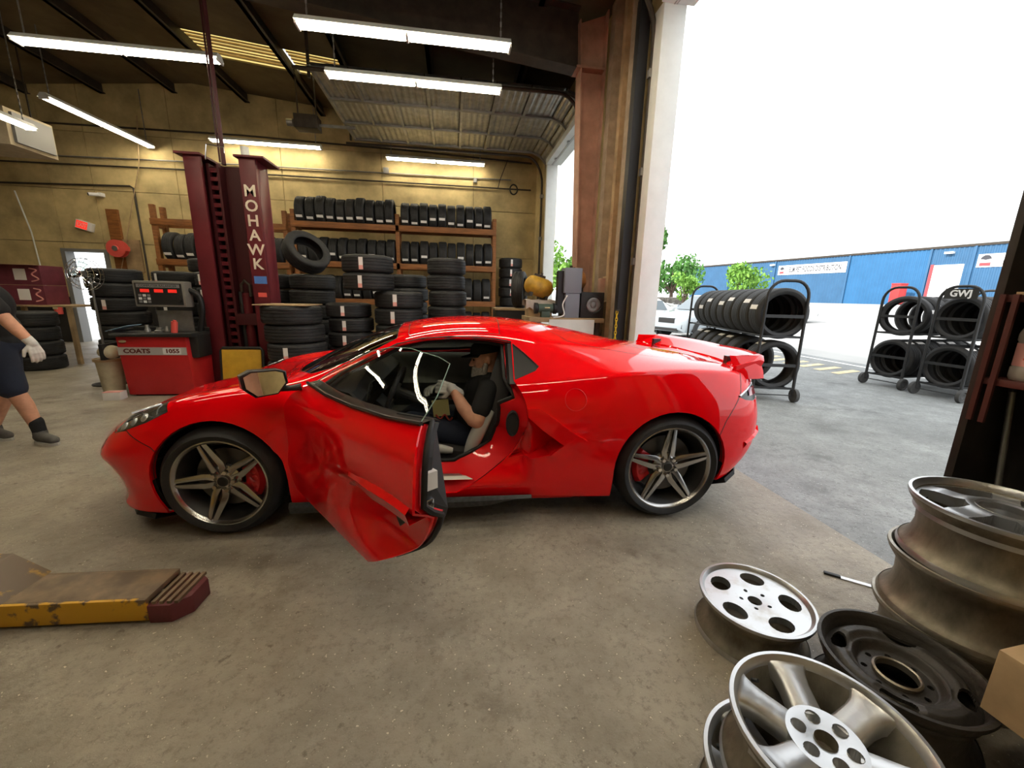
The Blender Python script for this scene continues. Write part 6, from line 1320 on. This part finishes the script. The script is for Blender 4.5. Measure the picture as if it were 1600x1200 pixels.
# ---- vehicles
M('paint_white', (.66, .68, .69), .35, coat=.8); M('paint_icy', (.36, .41, .45), .35, coat=.8); M('paint_khaki', (.34, .345, .325), .4, coat=.6); M('car_glass', (.10, .13, .15), .08, coat=1); M('rim_silver', (.55, .56, .58), .3, .9)
def vehicle(name, label, loc, rz, paint, L=4.5, Wd=1.8, hood=.95, belt=1.0, roof=1.55, cab=(-1.9, -1.5, .35, 1.15), wr=.34, wb=2.65, boxy=0, grille=True):
    v = thing(name, label, 'car', loc, rz); h = L/2; w = Wd/2; z0 = .24
    # body sections along x: (x, half width, bottom, top)
    secs = [(h, w*.72, .36, hood*.70), (h-.12, w*.90, .26, hood*.84), (h-.5, w*.98, z0, hood*.93), (cab[3]+.05, w, z0, hood), (cab[3]-.3, w, z0, belt), (cab[0]+.2, w, z0, belt+.03), (-h+.25, w*.96, z0+.05, belt+.0), (-h, w*.84, .40, belt-.1)]
    m = MB(); rows = []
    for x, ww, a, b in secs:
        s = (b-a); rows.append([(x, -ww*.80, b), (x, -ww*.95, b-.07), (x, -ww, b-.25*s), (x, -ww, a+.25*s), (x, -ww*.92, a), (x, ww*.92, a), (x, ww, a+.25*s), (x, ww, b-.25*s), (x, ww*.95, b-.07), (x, ww*.80, b)])
    m.loft(rows, closed=True, caps=True); m.build('body', paint, v, 40)
    k = .10 if boxy else .22; m = MB(); rows = []
    for x, zz, ww in ((cab[0], belt-.03, w*.86), (cab[1], roof-.03, w*(.80 if boxy else .70)), ((cab[1]+cab[2])/2, roof, w*(.82 if boxy else .72)), (cab[2], roof-.04, w*(.80 if boxy else .70)), (cab[3], belt-.04, w*.86)):
        rows.append([(x, -w*.90 if zz > belt else -ww, belt-.04), (x, -ww, zz), (x, -ww*.8, zz+.02 if zz > belt else zz), (x, ww*.8, zz+.02 if zz > belt else zz), (x, ww, zz), (x, w*.90 if zz > belt else ww, belt-.04)])
    m.loft(rows, caps=False); m.build('cabin', paint, v, 30)
    for s in (-1, 1):
        for xa, xb in ((cab[1]+.02, (cab[1]+cab[2])/2-.05), ((cab[1]+cab[2])/2+.05, cab[2]+.12)):
            wt, wl = w*(.81 if boxy else .715), w*.895; m = MB(); m.add([(xa-(.0 if boxy else .05), s*(wl+.004), belt+.02), (xb+(.02 if boxy else .18), s*(wl+.004), belt+.02), (xb-.02, s*(wt+.012), roof-.10), (xa+.06, s*(wt+.012), roof-.10)], [(0, 1, 2, 3)]); m.build('side_window', 'car_glass', v)
    def slope(xa, za, xb, zb, wa, wb_, nm):
        m = MB(); m.add([(xa, -wa, za), (xa, wa, za), (xb, wb_, zb), (xb, -wb_, zb)], [(0, 1, 2, 3)]); m.build(nm, 'car_glass', v)
    slope(cab[3]+.012, belt+.0, cab[2]+.06, roof-.05, w*.78, w*.64, 'windscreen'); slope(cab[0]-.012, belt+.0, cab[1]-.05, roof-.06, w*.78, w*.64, 'rear_window')
    for s in (-1, 1):
        for x in (wb/2, -wb/2):
            m = MB(); m.M = Matrix.Translation((x, s*(w-.02), wr)) @ Matrix.Rotation(R_(-90*s), 4, 'X'); m.lathe([(wr*.62, .0), (wr*.66, .018), (wr*.9, .022), (wr, .0), (wr, -.2), (wr*.6, -.21), (0, -.21)], 28); wq = m.build('wheel', 'rubber', v, 40)
            for i in range(5):
                m = MB(); m.M = Matrix.Translation((x, s*(w-.02), wr)) @ Matrix.Rotation(R_(-90*s), 4, 'X') @ Matrix.Rotation(2*math.pi*i/5, 4, 'Z'); m.box((.0, -wr*.10, -.02), (wr*.62, wr*.10, .006)); m.build('spoke', 'rim_silver', wq)
            m = MB(); m.M = Matrix.Translation((x, s*(w-.018), wr)) @ Matrix.Rotation(R_(-90*s), 4, 'X'); m.lathe([(wr*1.05, -.06), (wr*1.05, .022), (wr*1.20, .026), (wr*1.22, -.06)], 28, closed=True, a0=R_(170), a1=R_(370)); m.build('arch_trim', 'car_matt', v, 40)
        m = MB(); m.box((h-.30, s*w*.60-.15, hood*.70), (h-.06, s*w*.60+.15, hood*.82)); m.build('headlight', 'lamp_clear', v, bevel=.02)
        m = MB(); m.box((h-.16, s*w*.66-.10, .40), (h-.02, s*w*.66+.10, .54)); m.build('fog_lamp', 'car_matt', v, bevel=.02)
        bx('door_mirror', (cab[3]-.35, s*(w+.02)-.09, belt+.02), (cab[3]-.22, s*(w+.02)+.09, belt+.16), paint, v, .02)
    if grille: bx('grille', (h-.10, -w*.42, hood*.56), (h+.012, w*.42, hood*.74), 'car_matt', v, .01)
    bx('lower_grille', (h-.10, -w*.58, .30), (h+.01, w*.58, .40), 'car_matt', v, .01); bx('sill', (-wb/2+.45, -w-.005, .22), (wb/2-.45, w+.005, .32), 'car_matt', v)
    return v
vehicle('parked_crossover', 'pale silver crossover parked outside behind the left tyre cart', (9.9, 14.48, -.015), math.atan2(-.30, -.954), 'paint_icy', 4.5, 1.82, 1.02, 1.06, 1.62, (-2.1, -1.7, .30, 1.05), .36, 2.85)
vehicle('parked_sedan', 'white sedan parked beyond the silver crossover', (8.6, 17.2, -.015), math.atan2(.1, -.99)+math.pi, 'paint_white', 4.5, 1.78, .92, .95, 1.45, (-1.75, -1.0, .35, 1.1), .32, 2.65, grille=False)
vehicle('parked_offroader', 'boxy khaki off-road car parked behind the white sedan', (10.9, 22.5, ground_z(11)), math.atan2(-.25, .97), 'paint_khaki', 4.2, 1.85, 1.22, 1.28, 2.05, (-1.85, -1.75, .45, .85), .40, 2.5, boxy=1)
vehicle('parked_car', 'white car parked far out in the lot, right of the left tyre cart', (16.6, 19.6, ground_z(17)), math.atan2(-.35, .94), 'paint_white', 4.6, 1.82, .92, .98, 1.45, (-1.8, -1.1, .35, 1.1), .33, 2.7)
# ---- trees
M('bark', (.10, .07, .05), .9); M('leaf_a', (.10, .26, .045), .7, col2=(.05, .16, .03), scale=3); M('leaf_b', (.22, .42, .06), .7, col2=(.12, .28, .04), scale=3)
def tree(name, label, x, y, z, H, R, rz_, mat, n=1600, trunk=.45, leaf=.16):
    t = thing(name, label, 'tree', (x, y, z)); rnd = random.Random(int(x*97+y*13)); m = MB()
    m.tube([(0, 0, 0), (.05, .02, H*trunk*.6), (0, .05, H*.75)], [R*.07, R*.055, R*.02], 8)
    cl = []
    for i in range(9):
        a = rnd.uniform(0, 6.28); rr = R*rnd.uniform(.25, .70); zc = H-rz_+rz_*rnd.uniform(-.65, .6); cl.append((rr*math.cos(a), rr*math.sin(a), zc, R*rnd.uniform(.35, .55)))
        m.tube([(0, 0, H*trunk*.8), (rr*.5*math.cos(a), rr*.5*math.sin(a), (H*trunk*.8+zc)/2+.1), (rr*math.cos(a), rr*math.sin(a), zc)], [R*.035, R*.025, R*.01], 5)
    m.build('trunk', 'bark', t, 60); m = MB()
    for i in range(n):
        cx, cy, cz, cr = rnd.choice(cl); d = Vector((rnd.gauss(0, 1), rnd.gauss(0, 1), rnd.gauss(0, 1))).normalized()*cr*rnd.uniform(.55, 1.05); p = Vector((cx, cy, cz))+d
        q = Euler((rnd.uniform(0, 6.3), rnd.uniform(0, 6.3), rnd.uniform(0, 6.3))).to_matrix(); s = leaf*rnd.uniform(.6, 1.3)
        m.add([p+q @ Vector((-s, 0, 0)), p+q @ Vector((0, -s*.5, 0)), p+q @ Vector((s, 0, 0)), p+q @ Vector((0, s*.5, s*.15))], [(0, 1, 2, 3)])
    f = m.build('foliage', mat, t); f['kind'] = 'stuff'; return t
tree('leafy_tree', 'tall tree at the left side of the near bay opening, behind the jamb', 19.2, 40, ground_z(19), 9.6, 2.3, 3.6, 'leaf_a', 1800, .5, .24)
tree('leafy_tree', 'round green tree far behind the parked cars', 25.5, 45, ground_z(25), 6.2, 3.8, 2.4, 'leaf_a', 1800, .3, .26)
tree('leafy_tree', 'small bright bush beside the khaki off-road car', 15.7, 26, ground_z(16), 3.4, 1.0, 1.3, 'leaf_b', 900, .3, .13)
tree('leafy_tree', 'bright yellow-green bush behind the left tyre cart', 18.9, 24.5, ground_z(19), 3.4, 1.5, 1.25, 'leaf_b', 1300, .3, .14)
tree('leafy_tree', 'bright green tree seen through the far bay opening', 5.6, 20, -.015, 4.3, 1.7, 1.6, 'leaf_b', 1600, .35, .15)
tree('leafy_tree', 'second green tree beyond the far bay opening, farther left', 3.6, 27, -.015, 4.6, 2.2, 1.8, 'leaf_a', 1500, .35, .18)
# rubble wall, far house
M('rubble', (.16, .145, .13), .9, var=.5, scale=3, bump=.8, bscale=5); rw = thing('rubble_wall', 'low dark rubble wall behind the khaki off-road car', 'wall', (17.8, 28.5, ground_z(18)-.05)); rnd = random.Random(5)
for i in range(26):
    for j in range(3):
        x = -3.2+i*.25+(.12 if j % 2 else 0); h0 = j*.42; s = rnd.uniform(.85, 1.1); bx('stone', (x-.13*s, -.25-.05*rnd.random(), h0), (x+.12*s, .2, h0+.42*rnd.uniform(.92, 1)), 'rubble', rw, .03)
M('house_wall', (.62, .60, .55), .8); M('house_roof', (.42, .40, .38), .8); hs = thing('far_house', 'pale low house with shallow roof far behind the cars', 'building', (22.0, 58, 1.0)); bx('wall', (-6, -4, 0), (6, 4, 4.2), 'house_wall', hs); m = MB(); m.prism([(-6.5, 4.2), (6.5, 4.2), (0, 6.6)], -4.4, 4.4, frame((0, 0, 0), (1, 0, 0), (0, 0, 1))); m.build('roof', 'house_roof', hs); bx('window', (-3, -4.05, 1.5), (-1.6, -3.98, 2.8), 'car_glass', hs); bx('window', (1.6, -4.05, 1.5), (3, -3.98, 2.8), 'car_glass', hs)
# ---- tyre carts
M('cart_black', (.035, .036, .038), .5, .4, var=.2)
def cart(label, loc, rz, L, w=.56, H=1.70):
    c = thing('tyre_cart', label, 'cart', loc, rz, 'rolling tyre carts outside')
    for x in (0, L):
        m = MB(); hw = w/2; pts = [(x, -hw, .10), (x, -hw*.95, H-.22)]+[(x, -hw*.95+(.22)*(1-math.cos(t))*.9, H-.22+.22*math.sin(t)) for t in [math.pi/2*i/6 for i in range(1, 7)]]
        pts += [(p[0], -p[1], p[2]) for p in pts[::-1]]; m.tube(pts, .021, 8); m.build('end_frame', 'cart_black', c, 60)
        for z in (.53, 1.22): bx('cross_bar', (x-.006, -hw, z-.022), (x+.006, hw, z+.022), 'cart_black', c)
        m = MB(); m.cyl((x, -hw-.03, .10), (x, hw+.03, .10), .008, 6); m.build('axle', 'cart_black', c)
        for s in (-1, 1):
            m = MB(); m.M = Matrix.Translation((x, s*(hw+.035), .10)) @ Matrix.Rotation(R_(-90*s), 4, 'X'); m.lathe([(0, .0), (.03, .01), (.035, .012), (.06, .004), (.068, .020), (.095, .018), (.10, .0), (.10, -.03), (.03, -.035), (0, -.035)], 22); m.build('wheel', 'rubber_grey', c, 40)
    for z in (.20, .935):
        for s in (-1, 1):
            m = MB(); m.cyl((0, s*.19, z), (L, s*.19, z), .017, 8); m.build('rail', 'cart_black', c, 60)
        for x in (0, L): bx('rail_support', (x-.012, -w/2, z-.015), (x+.012, w/2, z+.015), 'cart_black', c)
    return c
def cart_tyres(loc, rz, x0, z, n, k, where, pitch=None, skip=(), tilt=None):
    sd = 1 if rz > .8 else -1
    me, R, W, r = TY[k]; c = z+.017+math.sqrt(R*R-.19*.19); pitch = pitch or W+.008
    for i in range(n):
        if i in skip: continue
        x = x0+i*pitch+W/2; p = Vector(loc)+Matrix.Rotation(rz, 3, 'Z') @ Vector((x, 0, c))
        ti = R_(tilt) if (tilt and i == 0) else 0
        o = tyre(k, p, (Euler((0, R_(90)+ti, 0)).to_matrix().to_4x4().to_euler().x, R_(90), 0), '%s tyre from the near end, %s' % (ORD[i], where), 'tyres on the rolling carts')
        o.rotation_euler = (Matrix.Rotation(rz+ti, 4, 'Z') @ Matrix.Rotation(R_(90), 4, 'Y')).to_euler()
        if (i % 3 != 2):
            s = obj('price_label', STF[k], None, o, None, (0, 0, R_(sd*((104, 118, 96, 122, 110)[i % 5] if z > .5 else 150)))); s['label'] = 'white price sticker'
zc = -.015
la, lr = (4.55, 4.98, zc), math.atan2(2.95, .72)
cart('long black tyre cart just outside the bay, nearest the red car', la, lr, 3.0); cart_tyres(la, lr, .03, .935, 9, 'h', 'upper row of the nearest tyre cart'); cart_tyres(la, lr, .03, .20, 8, 'h', 'lower row of the nearest tyre cart', .34, (1,))
lb, rb = (7.46, 5.83, zc), R_(5)
cart('black tyre cart farther out, left of the pair', lb, rb, 2.2); cart_tyres(lb, rb, .08, .935, 5, 'd', 'upper row of the left cart of the pair', .34, tilt=18); cart_tyres(lb, rb, .05, .20, 7, 'd', 'lower row of the left cart of the pair')
lc, rc_ = (7.46, 5.01, zc), R_(2)
c3 = cart('black tyre cart with a black lettered plate, right of the pair', lc, rc_, 2.2); cart_tyres(lc, rc_, .05, .935, 7, 'd', 'upper row of the cart with the lettered plate'); cart_tyres(lc, rc_, .05, .20, 7, 'd', 'lower row of the cart with the lettered plate')
pl_ = bx('plate', (-.03, -.20, 1.52), (-.022, .20, 1.67), 'black_plastic', c3); text('plate_lettering', 'GWJ', .13, 'white_plastic', pl_, frame((-.032, 0, 1.595), (0, -1, 0), (0, 0, 1)), .001, bold=.004)
